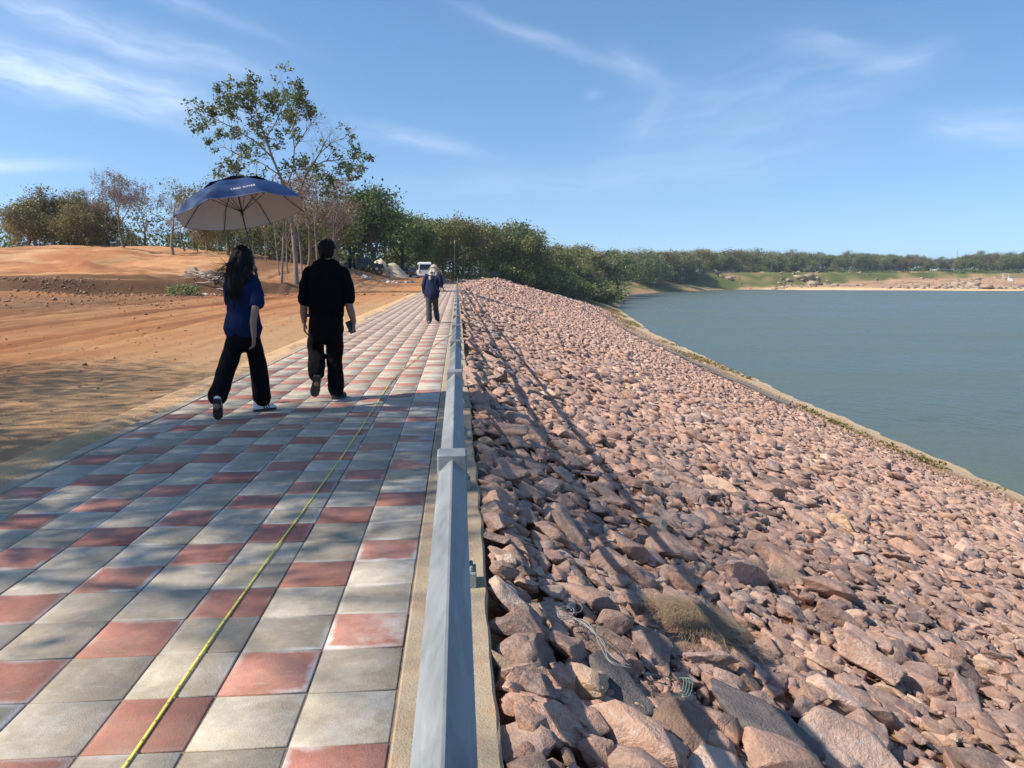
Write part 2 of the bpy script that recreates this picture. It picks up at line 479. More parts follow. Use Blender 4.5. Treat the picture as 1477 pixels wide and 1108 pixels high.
def land(x, y):
    """height and albedo of the dry land"""
    x = np.asarray(x, float); y = np.asarray(y, float)
    n1 = fbm(x * .5, y * .5); n2 = fbm(x * .06, y * .06); n3 = fbm(x * 2.2, y * 2.2, 3)
    # --- west: building site
    d = np.maximum(WEST - .13 - x, 0)
    z = -.055 + .0 * x + n1 * .05 * sm(.2, 3, d) + n3 * .02 * sm(.1, 1.0, d)
    far = np.clip(y, 0, 400)
    # ruts along the track
    rut = np.zeros_like(x)
    for x0, a, wv, ph in ((-5.3, .025, .16, .3), (-6.9, .03, .17, .3), (-8.2, .05, .2, 1.1), (-9.8, .055, .2, 1.1), (-10.6, .06, .22, 2.2), (-12.2, .06, .22, 2.2), (-13.1, .09, .26, 3.0), (-14.7, .08, .26, 3.0), (-16.2, .08, .3, 4.0), (-17.8, .08, .3, 4.0), (-20.5, .1, .4, 5.0)):
        xx = x0 + .5 * np.sin(y * .09 + ph) + .8 * np.sin(y * .027 + 2 * ph)
        rut = rut - a * np.exp(-((x - xx) / wv) ** 2) + a * .7 * np.exp(-((x - xx - 2.0 * wv) / wv) ** 2) + a * .5 * np.exp(-((x - xx + 2.0 * wv) / wv) ** 2)
    z = z + 1.35 * rut * (.6 + .9 * vnoise(x * .3, y * .3)) * sm(.5, 3, d)
    yb = 54.5 + .55 * (np.clip(x, -40, -10) + 30) + 3.0 * vnoise(x * .13, 3.3) + 1.2 * vnoise(x * .5, 1.3)
    bh = 1.12 * sm(-8, -16, x) * (1 - .25 * vnoise(x * .2, 8.1))
    st = sm(0, 2.3, y - yb); z = z + bh * st
    low = .38 * sm(-6, -1.5, y - yb) * sm(-25, -29, x) * (1 - st); z = z + low
    st2 = sm(0, 1.6, y - (yb + 7.5 + 2.5 * vnoise(x * .11, 6.2))) * sm(-18, -26, x); z = z + .42 * st2
    mound = 1.75 * sm(66, 98, y) * np.exp(-((x + 47) / 17.0) ** 2) + .75 * sm(62, 100, y) * sm(-9, -22, x)
    z = z + mound + 1.0 * sm(70, 112, y) * sm(4, -4, x) + .35 * sm(95, 112, y) * sm(-6, -12, x)
    z = z + (n2 * .5 + n1 * .26 + n3 * .16) * sm(57, 70, y) * sm(-6, -14, x)
    z = z + .62 * np.exp(-((x + 33.8) / 1.9) ** 2 - ((y - 73) / 1.6) ** 2) * (1 + 1.2 * n3)      # little spoil heap
    deb = sm(-13, -19, x) * sm(25, 31, y + n1 * 6) * sm(54, 47, y + n1 * 5)
    z = z + deb * (.10 + .20 * np.abs(n3) + .12 * n1)
    # --- path bed and kerbs stay just below their own slabs
    bed = (x > WEST - .14) & (x < KERB_X + .01)
    zb = -.16 + 1.0 * sm(100, 162, y) * 0
    # --- east: bank
    zs, t, w = slope_z(x, y)
    zs = zs + w * (1.5 * n2 + .4 * n1) * sm(1.0, .9, t) + (1 - w) * (n1 * .10 + n3 * .04) * sm(.05, .3, x)
    flat = (x > KERB_X) & (x < crest(y)[0])
    u = np.clip((x - KERB_X) / np.maximum(crest(y)[0] - KERB_X, .01), 0, 1)
    zc = -.10 + .72 * sm(100, 162, y) + 2.7 * sm(190, 330, y)
    zfl = zc * u + (-.13 + .62 * sm(100, 162, y)) * (1 - u)
    up = sm(END_Y + 1, END_Y + 8, y)
    zw = np.where(bed, np.where(y > END_Y + 4, z + .0, zb), z)
    zw = zw * (1 - up) + up * np.maximum(z, .9 + 1.6 * sm(190, 330, y) + n2 * .8)
    ze = np.where(flat, zfl, zs)
    Z = np.where(x > KERB_X, ze, zw)
    nat = sm(165, 235, y)
    # --- sand spit and rocks across the river
    sb = y - sand_front(x) + 26 * vnoise(x * .035, 2.0) + 9 * vnoise(x * .12, 4.0)
    on = sm(120, 185, x)
    s0 = 15 * sm(185, 250, x) - 6 * sm(240, 180, x)
    rk = sm(s0, s0 + 28, sb) * on
    zz = -8.9 + 2.3 * sm(-8, 22, sb) + (3.4 + 2.0 * sm(230, 340, x)) * sm(26, 105, sb) + rk * (1.3 * np.abs(vnoise(x * .09, y * .09)) + 1.2 * np.abs(fbm(x * .25, y * .25, 3)) - .5)
    zz = zz + 6.5 * sm(120, 230, sb)
    Z = np.where((x > 60), np.maximum(Z, zz * on + -20 * (1 - on)), Z)
    # ------------------------------------------------ albedo
    C = lambda r, g, b: np.array([r, g, b])
    mixc = lambda a, b, f: a * (1 - f[..., None]) + b * f[..., None]
    one = np.ones_like(x)
    col = one[..., None] * C(.62, .32, .145)                           # orange track
    col = mixc(col, C(.60, .44, .27), sm(7.0, .8, d + 2.5 * n1 + .06 * (y - 8)))            # pale sand by the kerb
    col = mixc(col, C(.40, .14, .05), sm(-.02, .3, fbm(x * .16 + 4, y * .05, 4)) * .8 * sm(3, 7, d) )
    col = mixc(col, C(.58, .37, .20), sm(.05, .4, fbm(x * .3 + 9, y * .045, 4)) * .7 * sm(2, 6, d))
    tr = sm(2.5, 6, d) * sm(yb - 1, yb - 9, y)
    col = mixc(col, C(.27, .095, .038), sm(.03, .22, fbm((x + .4 * np.sin(y * .09)) * 1.1 + 31, y * .028, 3)) * .75 * tr)
    col = mixc(col, C(.30, .13, .06), np.clip(-rut * 9, 0, .7) * tr)
    col = mixc(col, C(.36, .20, .10), sm(.0, .3, fbm(x * .8, y * .35 + 7, 4)) * .45 * sm(1.5, 5, d))
    col = mixc(col, C(.36, .12, .05), np.exp(-((y - yb + 5.5) / 4.5) ** 2) * sm(-9, -14, x) * (1 - deb) * .75)
    col = mixc(col, C(.235, .15, .095), np.clip(deb * 1.2, 0, 1) * (.75 + .4 * n1))
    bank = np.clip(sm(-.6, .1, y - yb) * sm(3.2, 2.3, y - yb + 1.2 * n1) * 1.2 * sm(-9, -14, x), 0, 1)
    field = sm(2.2, 4.0, y - yb) * sm(-4, -10, x)
    fcol = mixc(one[..., None] * C(.44, .265, .145), C(.36, .185, .095), sm(-.1, .4, fbm(x * .1, y * .1 + 5)))
    fcol = mixc(fcol, C(.30, .25, .15), sm(.08, .4, fbm(x * .25 + 3, y * .12)) * .6)
    fcol = mixc(fcol, C(.25, .13, .07), sm(.03, .3, fbm(x * .35 + 40, y * .20, 5)) * .75)
    fcol = mixc(fcol, C(.50, .36, .23), sm(.05, .35, fbm(x * .22 + 12, y * .5 + 8, 4)) * .6)
    col = mixc(col, fcol, field)
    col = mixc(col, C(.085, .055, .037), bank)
    st2b = sm(-.2, .2, st2) * (1 - sm(.8, 1.0, st2)); col = mixc(col, C(.15, .09, .055), st2b)
    sp = np.exp(-((x + 33.8) / 2.1) ** 2 - ((y - 73) / 1.8) ** 2); col = mixc(col, C(.30, .14, .075), np.clip(sp * 1.5, 0, 1))
    col = mixc(col, C(.10, .085, .045), sm(96, 112, y) * sm(-3, -9, x) * sm(.0, .3, n2 + .25) * .0 + sm(118, 135, y) * sm(-2, 1, -x) * .8)
    ec = one[..., None] * C(.20, .125, .085)                             # soil under the stones
    ec = mixc(ec, C(.34, .245, .16), sm(.66, .74, t + .04 * n1))
    ec = mixc(ec, C(.22, .19, .10), sm(.74, .82, t + .05 * n1) * sm(.0, .4, n1 + n2) * .6)
    ec = mixc(ec, C(.50, .42, .30), sm(.86, .92, t + .04 * n1))
    gr = mixc(one[..., None] * C(.080, .110, .040), C(.14, .165, .062), sm(-.3, .4, n2 + .5 * n1))
    gr = mixc(gr, C(.26, .21, .12), sm(.12, .5, n2 + .7 * n1))
    gr = mixc(gr, C(.30, .22, .14), sm(.91, .98, t + .08 * n2) * sm(-.25, .15, n2 + .6 * n1))
    ec = mixc(ec, gr, w)
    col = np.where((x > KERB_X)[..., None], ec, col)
    col = mixc(col, C(.10, .09, .045), up * (x <= KERB_X) )
    sandc = mixc(one[..., None] * C(.60, .45, .29), C(.36, .26, .185), sm(s0, s0 + 24, sb + 10 * n2))
    sandc = mixc(sandc, C(.20, .15, .115), rk * sm(.0, .4, fbm(x * .12, y * .25)) * .8)
    gb = sm(115, 160, sb + 30 * n2); sandc = mixc(sandc, mixc(one[..., None] * C(.09, .115, .045), C(.30, .22, .13), sm(.0, .45, n2 + .5 * n1)), gb)
    sf = on * (zz > Z - .01) * (x > 60)
    col = mixc(col, sandc, np.clip(sf, 0, 1))
    return Z, np.clip(col, 0, 1)


def axis(segs):
    out = [segs[0][0]]
    for a, b, d in segs:
        n = max(1, int(round((b - a) / d))); out += list(a + (b - a) * (np.arange(n) + 1) / n)
    return np.array(out)


gx_ = axis([(-2600, -400, 220), (-400, -90, 15), (-90, -46, 1.6), (-46, -18, .55), (-18, -8, .13), (-8, WEST - .14, .12), (WEST - .14, KERB_X, .6), (KERB_X, 6, .25), (6, 34, .7), (34, 110, 2.5), (110, 420, 6), (420, 1000, 30), (1000, 3800, 350)])
gy_ = axis([(-40, 2, 3), (2, 14, .16), (14, 34, .3), (34, 54, .5), (54, 72, .32), (72, 100, .9), (100, 176, 1.6), (176, 300, 3), (300, 420, 8), (420, 640, 4), (640, 900, 20), (900, 4200, 300)])
GX, GY = np.meshgrid(gx_, gy_)
GZ, GC = land(GX, GY)
nx, ny = len(gx_), len(gy_)
ii = (np.arange(ny - 1)[:, None] * nx + np.arange(nx - 1)[None, :]).ravel()
me = mesh_np('ground', np.stack([GX, GY, GZ], -1).reshape(-1, 3), np.stack([ii, ii + 1, ii + nx + 1, ii + nx], -1), True, {'col': ('POINT', GC.reshape(-1, 3))})
tag(link('ground', me, M['earth']), kind='structure')
wm = MB().add([(10, -200, -8), (3800, -200, -8), (3800, 1400, -8), (10, 1400, -8)], [(0, 1, 2, 3)])
tag(wm.build('water', M['water']), kind='structure')


def gz(x, y): return float(land(np.array([x]), np.array([y]))[0][0])


# ---------------------------------------------------------------- paved path
def path():
    rng = np.random.default_rng(5)
    r0, r1 = -14, int((END_Y - 2.15) / TILE)
    cI, rI = np.meshgrid(np.arange(9), np.arange(r0, r1)); cI = cI.ravel(); rI = rI.ravel(); n = len(cI)
    x0 = SEAM - (cI + 1) * TILE; y0 = 2.15 + (rI - 1) * TILE
    g = .0022 + .0018 * rng.random(n); bv = .0035
    red = ((rI + cI) % 3 == 0).astype(float)
    # corner grid: outer bottom, outer, inner top
    z = np.clip(rng.normal(0, .0014, n), -.0016, .003); tx = rng.normal(0, .004, n); ty = rng.normal(0, .004, n); rot = rng.normal(0, .006, n)
    sx = np.array([-1, 1, 1, -1.]); sy = np.array([-1, -1, 1, 1.])
    V = np.zeros((n, 12, 3)); UV = np.zeros((n, 12, 2))
    for k, (ins, dz) in enumerate(((0, -.02), (0, -.005), (bv, 0))):
        h = (TILE / 2 - g)[:, None] - ins
        dx = sx[None] * h; dy = sy[None] * h
        V[:, k * 4:k * 4 + 4, 0] = (x0 + TILE / 2)[:, None] + dx - rot[:, None] * dy
        V[:, k * 4:k * 4 + 4, 1] = (y0 + TILE / 2)[:, None] + dy + rot[:, None] * dx
        V[:, k * 4:k * 4 + 4, 2] = z[:, None] + dz + tx[:, None] * dx + ty[:, None] * dy
        UV[:, k * 4:k * 4 + 4, 0] = .5 + dx / TILE; UV[:, k * 4:k * 4 + 4, 1] = .5 + dy / TILE
    fl = [(8, 9, 10, 11)] + [(a + j, a + (j + 1) % 4, a + 4 + (j + 1) % 4, a + 4 + j) for a in (0, 4) for j in range(4)]
    F = (np.arange(n)[:, None, None] * 12 + np.array(fl)[None]).reshape(-1, 4)
    tint = np.repeat(np.stack([red, rng.random(n), rng.random(n)], -1), 12, 0)
    me = mesh_np('path', V.reshape(-1, 3), F, False, {'tile': ('POINT', tint)})
    uvl = me.uv_layers.new(name='UVMap'); uvl.data.foreach_set('uv', UV.reshape(-1, 2)[F.ravel()].astype(np.float32).ravel())
    tag(link('path', me, M['tile']), kind='structure')
    b = MB().add([(WEST - .02, -8, -.0064), (SEAM + .02, -8, -.0064), (SEAM + .02, END_Y, -.0064), (WEST - .02, END_Y, -.0064)], [(0, 1, 2, 3)])
    tag(b.build('path_bedding', M['bed']), kind='structure')

    def strip(name, xa, xb, ztop, mat, jit):
        ys = np.concatenate([np.arange(-6, 14, .12), np.arange(14, END_Y, 1.0)]); V = []; F = []
        for i, y in enumerate(ys):
            a = rng.normal(0, jit); bb = rng.normal(0, jit) + .006 * math.sin(y * 1.7)
            V += [(xa, y, -.3), (xa, y, ztop - .006), (xa + .008, y, ztop), (xb - .012 + bb, y, ztop), (xb + bb * 1.2, y, ztop - .014 + a), (xb, y, -.34)]
        for i in range(len(ys) - 1):
            for j in range(5): F.append((i * 6 + j, i * 6 + j + 1, i * 6 + j + 7, i * 6 + j + 6))
        F.append(tuple(range(6)))
        o = MB().add(V, F).build(name, mat); tag(o, kind='structure'); return o
    strip('kerb', SEAM + .006, KERB_X, .004, M['kerb'], .004)
    strip('path_edging', WEST - .13, WEST - .006, .004, M['edge'], .002)
    # threshold slab at the far end of the paving
    tag(MB().box(WEST - .13, KERB_X, END_Y + .01, END_Y + 3, -.3, .06).build('path_end_slab', M['edge'], bevel=.01), kind='structure')


path()


def loose_sand():
    """sand blown from the site over the edging and the outer tiles"""
    xs = np.arange(WEST - .6, WEST + .55, .022); ys = np.concatenate([np.arange(1.2, 16, .045), np.arange(16, 60, .2)])
    X, Y = np.meshgrid(xs, ys)
    reach = -.11 + .46 * fbm(Y * .45, 3.0 + X * .2, 4) + .12 * fbm(Y * 3.1, X * 2.0, 3)
    Z = -.03 + .045 * sm(.10, -.10, X - WEST - reach) + .010 * fbm(X * 7, Y * 7, 3)
    Z = np.where(X < WEST - .45, np.minimum(Z, -.05), Z)
    nx_ = len(xs); i = (np.arange(len(ys) - 1)[:, None] * nx_ + np.arange(nx_ - 1)[None]).ravel()
    me = mesh_np('loose_sand', np.stack([X, Y, Z], -1).reshape(-1, 3), np.stack([i, i + 1, i + nx_ + 1, i + nx_], -1), True, {'col': ('POINT', np.tile([[.56, .415, .265]], (X.size, 1)))})
    tag(link('loose_sand', me, M['earth']), kind='stuff')


loose_sand()


# ---------------------------------------------------------------- railings
def railing(p0, p1, n, label, zf=lambda t: 0.0, posts_from=0.0, detail=True):
    p0 = Vector(p0); p1 = Vector(p1); d = (p1 - p0); L = d.length; d.normalize(); side = Vector((d.y, -d.x, 0)).normalized()
    root = empty('railing', p0, 0, label, 'railing')
    ctrl = [0.0, 1.0]
    for z, nm in ((.930, 'top_rail'), (.61, 'mid_rail'), (.30, 'mid_rail')):
        q = MB(); h = .033
        a, b = p0 + Vector((0, 0, z)), p1 + Vector((0, 0, z))
        V = []
        for c_ in (a, b): V += [c_ + Vector((0, 0, h)), c_ + side * h, c_ - Vector((0, 0, h)), c_ - side * h]
        q.add(V, [(0, 1, 5, 4), (1, 2, 6, 5), (2, 3, 7, 6), (3, 0, 4, 7), (0, 3, 2, 1), (4, 5, 6, 7)])
        q.build(nm, M['steel'], root, bevel=.0025 if detail else 0, world=True)
    pm = MB(); w = .0345
    pm.box(-w, w, -w, w, .05, .974); me_post = pm.mesh('post', .004 if detail else 0)
    pl = MB().box(-.088, .088, -.055, .065, -.02, .07)
    for sx_ in (-1, 1):
        for sy_ in (-1, 1): pl.cyl((sx_ * .066, sy_ * .035, .07), (sx_ * .066, sy_ * .035, .095), .010, 8)
    me_pl = pl.mesh('post_foot', .005 if detail else 0)
    ang = math.atan2(d.y, d.x) - math.pi / 2
    for i in range(n):
        p = p0 + d * (posts_from + i * (L - posts_from) / max(1, n - 1) if n < 20 else posts_from + i * 1.56)
        po = link('post', me_post, M['steel'], root); po.matrix_parent_inverse = wmat(root).inverted(); po.location = p; po.rotation_euler = (0, 0, ang)
        f = link('post_foot', me_pl, M['plinth'], po); f.location = (.0, 0, 0)
    return root


railing((-.017, -1.9, .004), (-.017, 153.2, .004), 100, 'long galvanised steel railing on the concrete kerb between the paving and the stone slope', posts_from=.542)
railing((-.0, 158.5, .60), (8.6, 160.5, 1.12), 7, 'distant steel railing crossing the head of the stone slope at the end of the path', detail=False)


# ---------------------------------------------------------------- stone slope
def hull(rng, npts, flat=(1, 1, 1), power=3.0):
    bm = bmesh.new()
    for i in range(npts):
        p = rng.normal(size=3); p /= (np.abs(p) ** power).sum() ** (1 / power)
        p *= rng.uniform(.78, 1.0)
        bm.verts.new(p * np.array(flat))
    bmesh.ops.convex_hull(bm, input=bm.verts)
    for v in [v for v in bm.verts if not v.link_faces]: bm.verts.remove(v)
    bmesh.ops.dissolve_limit(bm, angle_limit=R(14), verts=bm.verts, edges=bm.edges)
    return bm


def rock_detail(name, seed):
    rng = np.random.default_rng(seed)
    bm = hull(rng, int(rng.integers(10, 17)), power=float(rng.uniform(2.4, 4.5)))
    bmesh.ops.bevel(bm, geom=bm.edges[:], offset=.06, segments=1, affect='EDGES', clamp_overlap=True)
    bmesh.ops.triangulate(bm, faces=bm.faces)
    for it in range(4):
        long_ = [e for e in bm.edges if e.calc_length() > .26]
        if not long_ or len(bm.verts) > 1500: break
        bmesh.ops.subdivide_edges(bm, edges=long_, cuts=1, use_grid_fill=False)
        bmesh.ops.triangulate(bm, faces=[f for f in bm.faces if len(f.verts) > 3])
    bmesh.ops.smooth_vert(bm, verts=bm.verts, factor=.25, use_axis_x=True, use_axis_y=True, use_axis_z=True)
    bm.normal_update()
    o = Vector((seed * 3.1, 0, 0))
    for v in bm.verts:
        p = v.co * 1.7 + o
        v.co += v.normal * (.10 * mnoise.noise(p) + .055 * mnoise.noise(p * 2.7) + .03 * mnoise.noise(p * 6.0) - .03 * abs(mnoise.noise(p * 4.0 + o)))
    me = bpy.data.meshes.new(name); bm.normal_update()
    for f in bm.faces: f.smooth = True
    for e in bm.edges: e.smooth = e.calc_face_angle(0) < R(30)
    bm.to_mesh(me); bm.free(); return me


def rock_lod(seed, lod):
    rng = np.random.default_rng(seed)
    if lod == 2: bm = hull(rng, int(rng.integers(8, 11)), power=3.0)
    else:
        bm = hull(rng, int(rng.integers(10, 15)), power=3.2)
        bmesh.ops.bevel(bm, geom=bm.edges[:], offset=.07 if lod else .06, segments=1, affect='EDGES', clamp_overlap=True)
    bmesh.ops.triangulate(bm, faces=bm.faces)
    if lod == 0:
        bmesh.ops.subdivide_edges(bm, edges=[e for e in bm.edges if e.calc_length() > .5], cuts=1)
        bmesh.ops.triangulate(bm, faces=bm.faces)
        bm.normal_update()
        for v in bm.verts: v.co += v.normal * (.10 * mnoise.noise(v.co * 1.9 + Vector((seed, 0, 0))) + .04 * mnoise.noise(v.co * 5))
    bm.verts.index_update()
    V = np.array([v.co[:] for v in bm.verts]); F = np.array([[v.index for v in f.verts] for f in bm.faces]); bm.free()
    return V, F


def eul(a, b, c):
    ca, sa, cb, sb, cc_, sc = np.cos(a), np.sin(a), np.cos(b), np.sin(b), np.cos(c), np.sin(c)
    Z = np.zeros_like(a); O = np.ones_like(a)
    Rz = np.stack([np.stack([cc_, -sc, Z], -1), np.stack([sc, cc_, Z], -1), np.stack([Z, Z, O], -1)], -2)
    Ry = np.stack([np.stack([cb, Z, sb], -1), np.stack([Z, O, Z], -1), np.stack([-sb, Z, cb], -1)], -2)
    Rx = np.stack([np.stack([O, Z, Z], -1), np.stack([Z, ca, -sa], -1), np.stack([Z, sa, ca], -1)], -2)
    return Ry @ Rx @ Rz            # spin about own z first, then tilt


def merged(name, lib, kind, P, S, Rm, tint, mat):
    """all stones of a field as one mesh; S (n,3) half sizes"""
    Vs, Fs, Ts = [], [], []; base = 0
    for k, (v, f) in enumerate(lib):
        ix = np.nonzero(kind == k)[0]
        if not len(ix): continue
        w = np.einsum('nij,nvj->nvi', Rm[ix], v[None] * S[ix][:, None]) + P[ix][:, None]
        Vs.append(w.reshape(-1, 3)); Fs.append((f[None] + (np.arange(len(ix)) * len(v))[:, None, None] + base).reshape(-1, 3))
        Ts.append(np.repeat(tint[ix], len(v), 0)); base += len(ix) * len(v)
    me = mesh_np(name, np.concatenate(Vs), np.concatenate(Fs), False, {'tint': ('POINT', np.concatenate(Ts))})
    return link(name, me, mat)


def riprap():
    rng = np.random.default_rng(21)
    slope_t = math.atan(.335)
    HAND = [  # hand placed stones: photo pixel, half sizes, spin, tilt, look
        ((757, 955), (.135, .165, .07), .1, (.15, .16), 'squarish grey pink block lying against the kerb, largest of the stones touching the concrete'),
        ((760, 990), (.115, .06, .06), .1, (.1, .2), 'rounded pink stone wedged under the near side of the squarish block at the kerb'),
        ((886, 992), (.10, .19, .05), .35, (.12, .25), 'dark slate grey flat slab with the loose pale wire lying on it'),
        ((1095, 1045), (.16, .30, .09), .62, (.05, .30), 'long dark grey brown slab, crossed by the rail shadow, below the soil patch'),
        ((905, 1075), (.19, .13, .09), -.45, (.1, .2), 'broad pale pink boulder at the bottom below the dark slab with the wire'),
        ((790, 1060), (.17, .10, .08), -.4, (.1, .1), 'pink lump with a flat top next to the kerb at the bottom edge'),
        ((868, 935), (.14, .085, .07), -.4, (.1, .2), 'pale pink oblong stone just above the dark slab with the wire'),
        ((800, 782), (.20, .11, .075), -.55, (.1, .25), 'large split slab of pinkish stone lying slanted near the kerb, beyond the squarish block'),
        ((735, 690), (.20, .19, .10), .5, (.1, .05), 'chunky brown block beside the kerb level with the nearest rail post'),
        ((850, 1000), (.10, .09, .075), .3, (.2, .1), 'small angular pink stone between the dark slab and the kerb stones'),
        ((1075, 835), (.19, .14, .10), .4, (.1, .3), 'big pinkish boulder with a rounded edge standing proud right of the dry grass'),
        ((815, 632), (.19, .17, .10), .2, (.1, .2), 'round brown boulder lying in the shadow stripe of the top rail'),
        ((1190, 885), (.14, .28, .09), .75, (.1, .3), 'long brown slab pointing down the slope below the big pinkish boulder'),
        ((1190, 1000), (.15, .20, .10), .8, (.1, .35), 'stout pink stone right of the long dark slab'),
        ((1245, 950), (.16, .24, .10), .7, (.1, .3), 'wide flat topped brown stone at the lower right of the heap'),
        ((768, 1092), (.11, .09, .07), .2, (.1, .1), 'brown stone in the bottom corner between kerb and pink lump'),
    ]

    def hit(px, py):
        a, b = (px - 738.5) / 1109.0, -(py - 554.0) / 1109.0
        d = np.array((SY * CP + CY * a + SY * SP * b, CY * CP - SY * a + CY * SP * b, -SP + CP * b))
        t = (-.07 + .335 * .13 - CAM_H) / (d[2] + .335 * d[0]); return d * t + np.array((0, 0, CAM_H))
    hp = [hit(*h[0]) for h in HAND]
    P = []; Rr = []
    for h, q in zip(HAND, hp): P.append(q[:2]); Rr.append((h[1][0] + h[1][1]) / 2)
    soil = [(hit(985, 1005)[:2], .17), (hit(1000, 1050)[:2], .10), (hit(1005, 905)[:2], .17)]
    # dart throwing, large stones first
    A = np.array(P); RA = np.array(Rr); A = list(map(tuple, A)); RA = list(RA)
    arr = np.zeros((14000, 3)); cnt = 0
    for q, r in zip(A, RA): arr[cnt] = (*q, r * .9); cnt += 1
    nh = cnt
    yk = .9
    while yk < 14:
        r = rng.uniform(.075, .15); xk = KERB_X + .012 + r * rng.uniform(.66, .9); yk += r * 1.25
        if np.all((arr[:cnt, 0] - xk) ** 2 + (arr[:cnt, 1] - yk) ** 2 > ((arr[:cnt, 2] + r) * .72) ** 2): arr[cnt] = (xk, yk, r); cnt += 1
        yk += r * .5
    for (r_lo, r_hi, tries) in ((.16, .24, 170), (.11, .16, 1500), (.07, .105, 9000), (.045, .07, 20000), (.027, .045, 15000)):
        for k in range(tries):
            x, y = rng.uniform(.14, 9.0), rng.uniform(.9, 14.0)
            if r_hi < .06 and (y > 6.5 or x > 4.5): continue
            r = rng.uniform(r_lo, r_hi)
            if x - r * .62 < KERB_X + .008: continue
            if any((x - s[0][0]) ** 2 + (y - s[0][1]) ** 2 < (s[1] + r * .6) ** 2 for s in soil) and r > .05: continue
            dd = (arr[:cnt, 0] - x) ** 2 + ((arr[:cnt, 1] - y)) ** 2
            if cnt and np.any(dd < ((arr[:cnt, 2] + r) * .74) ** 2): continue
            arr[cnt] = (x, y, r); cnt += 1
            if cnt >= 14000: break
    for k in range(9000):
        x, y, r = rng.uniform(.14, 2.2), rng.uniform(1.2, 5.5), rng.uniform(.05, .12)
        if x - r * .62 < KERB_X + .008 or any((x - s[0][0]) ** 2 + (y - s[0][1]) ** 2 < (s[1] + r * .5) ** 2 for s in soil): continue
        if np.any((arr[:cnt, 0] - x) ** 2 + (arr[:cnt, 1] - y) ** 2 < ((arr[:cnt, 2] + r) * .62) ** 2): continue
        arr[cnt] = (x, y, r); cnt += 1
    near = arr[nh:cnt]
    # the rest of the slope on a jittered lattice, coarser with distance
    parts = [near]
    for (y0, y1, s) in ((-3, 14, .215), (14, 34, .20), (34, 70, .235), (70, 120, .33), (120, 166, .46), (166, 222, .66)):
        yy = np.arange(y0, y1, s * .9); xx = np.arange(.25, 48, s)
        X, Y = np.meshgrid(xx, yy); X = X + (np.arange(len(yy)) % 2)[:, None] * s / 2
        X = (X + rng.uniform(-.42, .42, X.shape) * s).ravel(); Y = (Y + rng.uniform(-.42, .42, Y.shape) * s).ravel()
        r = np.exp(rng.normal(0, .32, X.shape)) * s * .52
        ok = (X - r * .6 > KERB_X) & ~((Y < 14.0) & (Y > .9) & (X < 9.0))
        z, t, w = slope_z(X, Y)
        ok &= (t + .05 * fbm(X * .4, Y * .2) < .725) & ((Y < 190) | (w < .35)) & (Y < 158 + 58 * t + 1.5)
        ok &= X < (Y + 3) * 1.0 + 6
        parts.append(np.stack([X, Y, r], -1)[ok])
        keep = (t > .70) & (t < .92) & (rng.random(len(X)) < .55 - .5 * sm(.74, .92, t)) & (w < .3)         # scattered stones on the lower berm
        parts.append(np.stack([X, Y, r * .62], -1)[keep])
    nreal = sum(len(p) for p in parts)
    yy = np.arange(1.0, 14.0, .125); X, Y = np.meshgrid(np.arange(.2, 9.2, .135), yy)          # smaller stones bedded underneath
    X = (X + rng.uniform(-.06, .06, X.shape)).ravel(); Y = (Y + rng.uniform(-.06, .06, Y.shape)).ravel()
    r = np.exp(rng.normal(0, .3, X.shape)) * .07
    ok = X - r * .6 > KERB_X
    for s_ in soil[:1]: ok &= (X - s_[0][0]) ** 2 + (Y - s_[0][1]) ** 2 > s_[1] ** 2
    parts.append(np.stack([X, Y, r], -1)[ok])
    al = np.concatenate(parts); n = len(al); nnear = len(near)
    x, y, r = al.T
    el_ = np.exp(rng.normal(.22, .26, n)); fl_ = rng.uniform(.30, .64, n)
    S = np.stack([r / np.sqrt(el_), r * np.sqrt(el_), r * fl_], -1) * 1.10
    z = land(x, y)[0] + S[:, 2] * rng.uniform(-.1, .55, n)
    z = z + rng.uniform(0, .03, n) * (y < 14)
    z[nreal:] -= .012
    nudge = .055 * sm(.9, .3, x); z = z + nudge
    spin = rng.normal(.6, .7, n); tx = rng.normal(.0, .21, n); ty = rng.normal(slope_t + .03, .19, n)
    Rm = eul(tx, ty, spin)
    P = np.stack([x, y, z], -1)
    zone = np.clip(.5 + fbm(x * .22, y * .22) * .9, 0, 1)
    tint = np.stack([np.clip(rng.random(n) * .75 + .25 * zone + rng.normal(0, .05, n), 0, 1), rng.random(n), rng.random(n)], -1)
    # ranks by size in the picture
    zc = x * SY * CP + y * CY * CP - (z - CAM_H) * SP; xc_ = x * CY - y * SY; yc = x * SY * SP + y * CY * SP + (z - CAM_H) * CP
    u = xc_ / np.maximum(zc, .1); v = yc / np.maximum(zc, .1)
    vis = (zc > .5) & (np.abs(u) < .66) & (np.abs(v) < .495)
    app = np.where(vis, r / np.maximum(zc, .1), 0) * (np.arange(n) < nnear)
    order = np.argsort(-app)[:300 - len(HAND)]
    lib = [rock_detail('stone', 100 + i) for i in range(26)]
    for m_ in lib: m_.materials.append(M['rock'])
    # hand placed
    for i, (h, q) in enumerate(zip(HAND, hp)):
        o = bpy.data.objects.new('stone', lib[i % 26].copy()); COL.objects.link(o)
        bx = np.array([v.co[:] for v in o.data.vertices]); ext = np.abs(bx).max(0)
        o.scale = tuple(np.array(h[1]) * (1.1 if max(h[1]) < .2 else .95) / ext)
        rm = eul(np.array([h[3][0] - .1]), np.array([h[3][1] + .12]), np.array([h[2]]))[0]
        o.rotation_euler = Matrix(rm.tolist()).to_euler(); o.location = (q[0], q[1], q[2] + .02)
        tag(o, h[4], 'stone')
    dark = simple('slate_stone', (.16, .135, .125), .9, 0, .5, 16.0, 1.0, 'pos', .2)
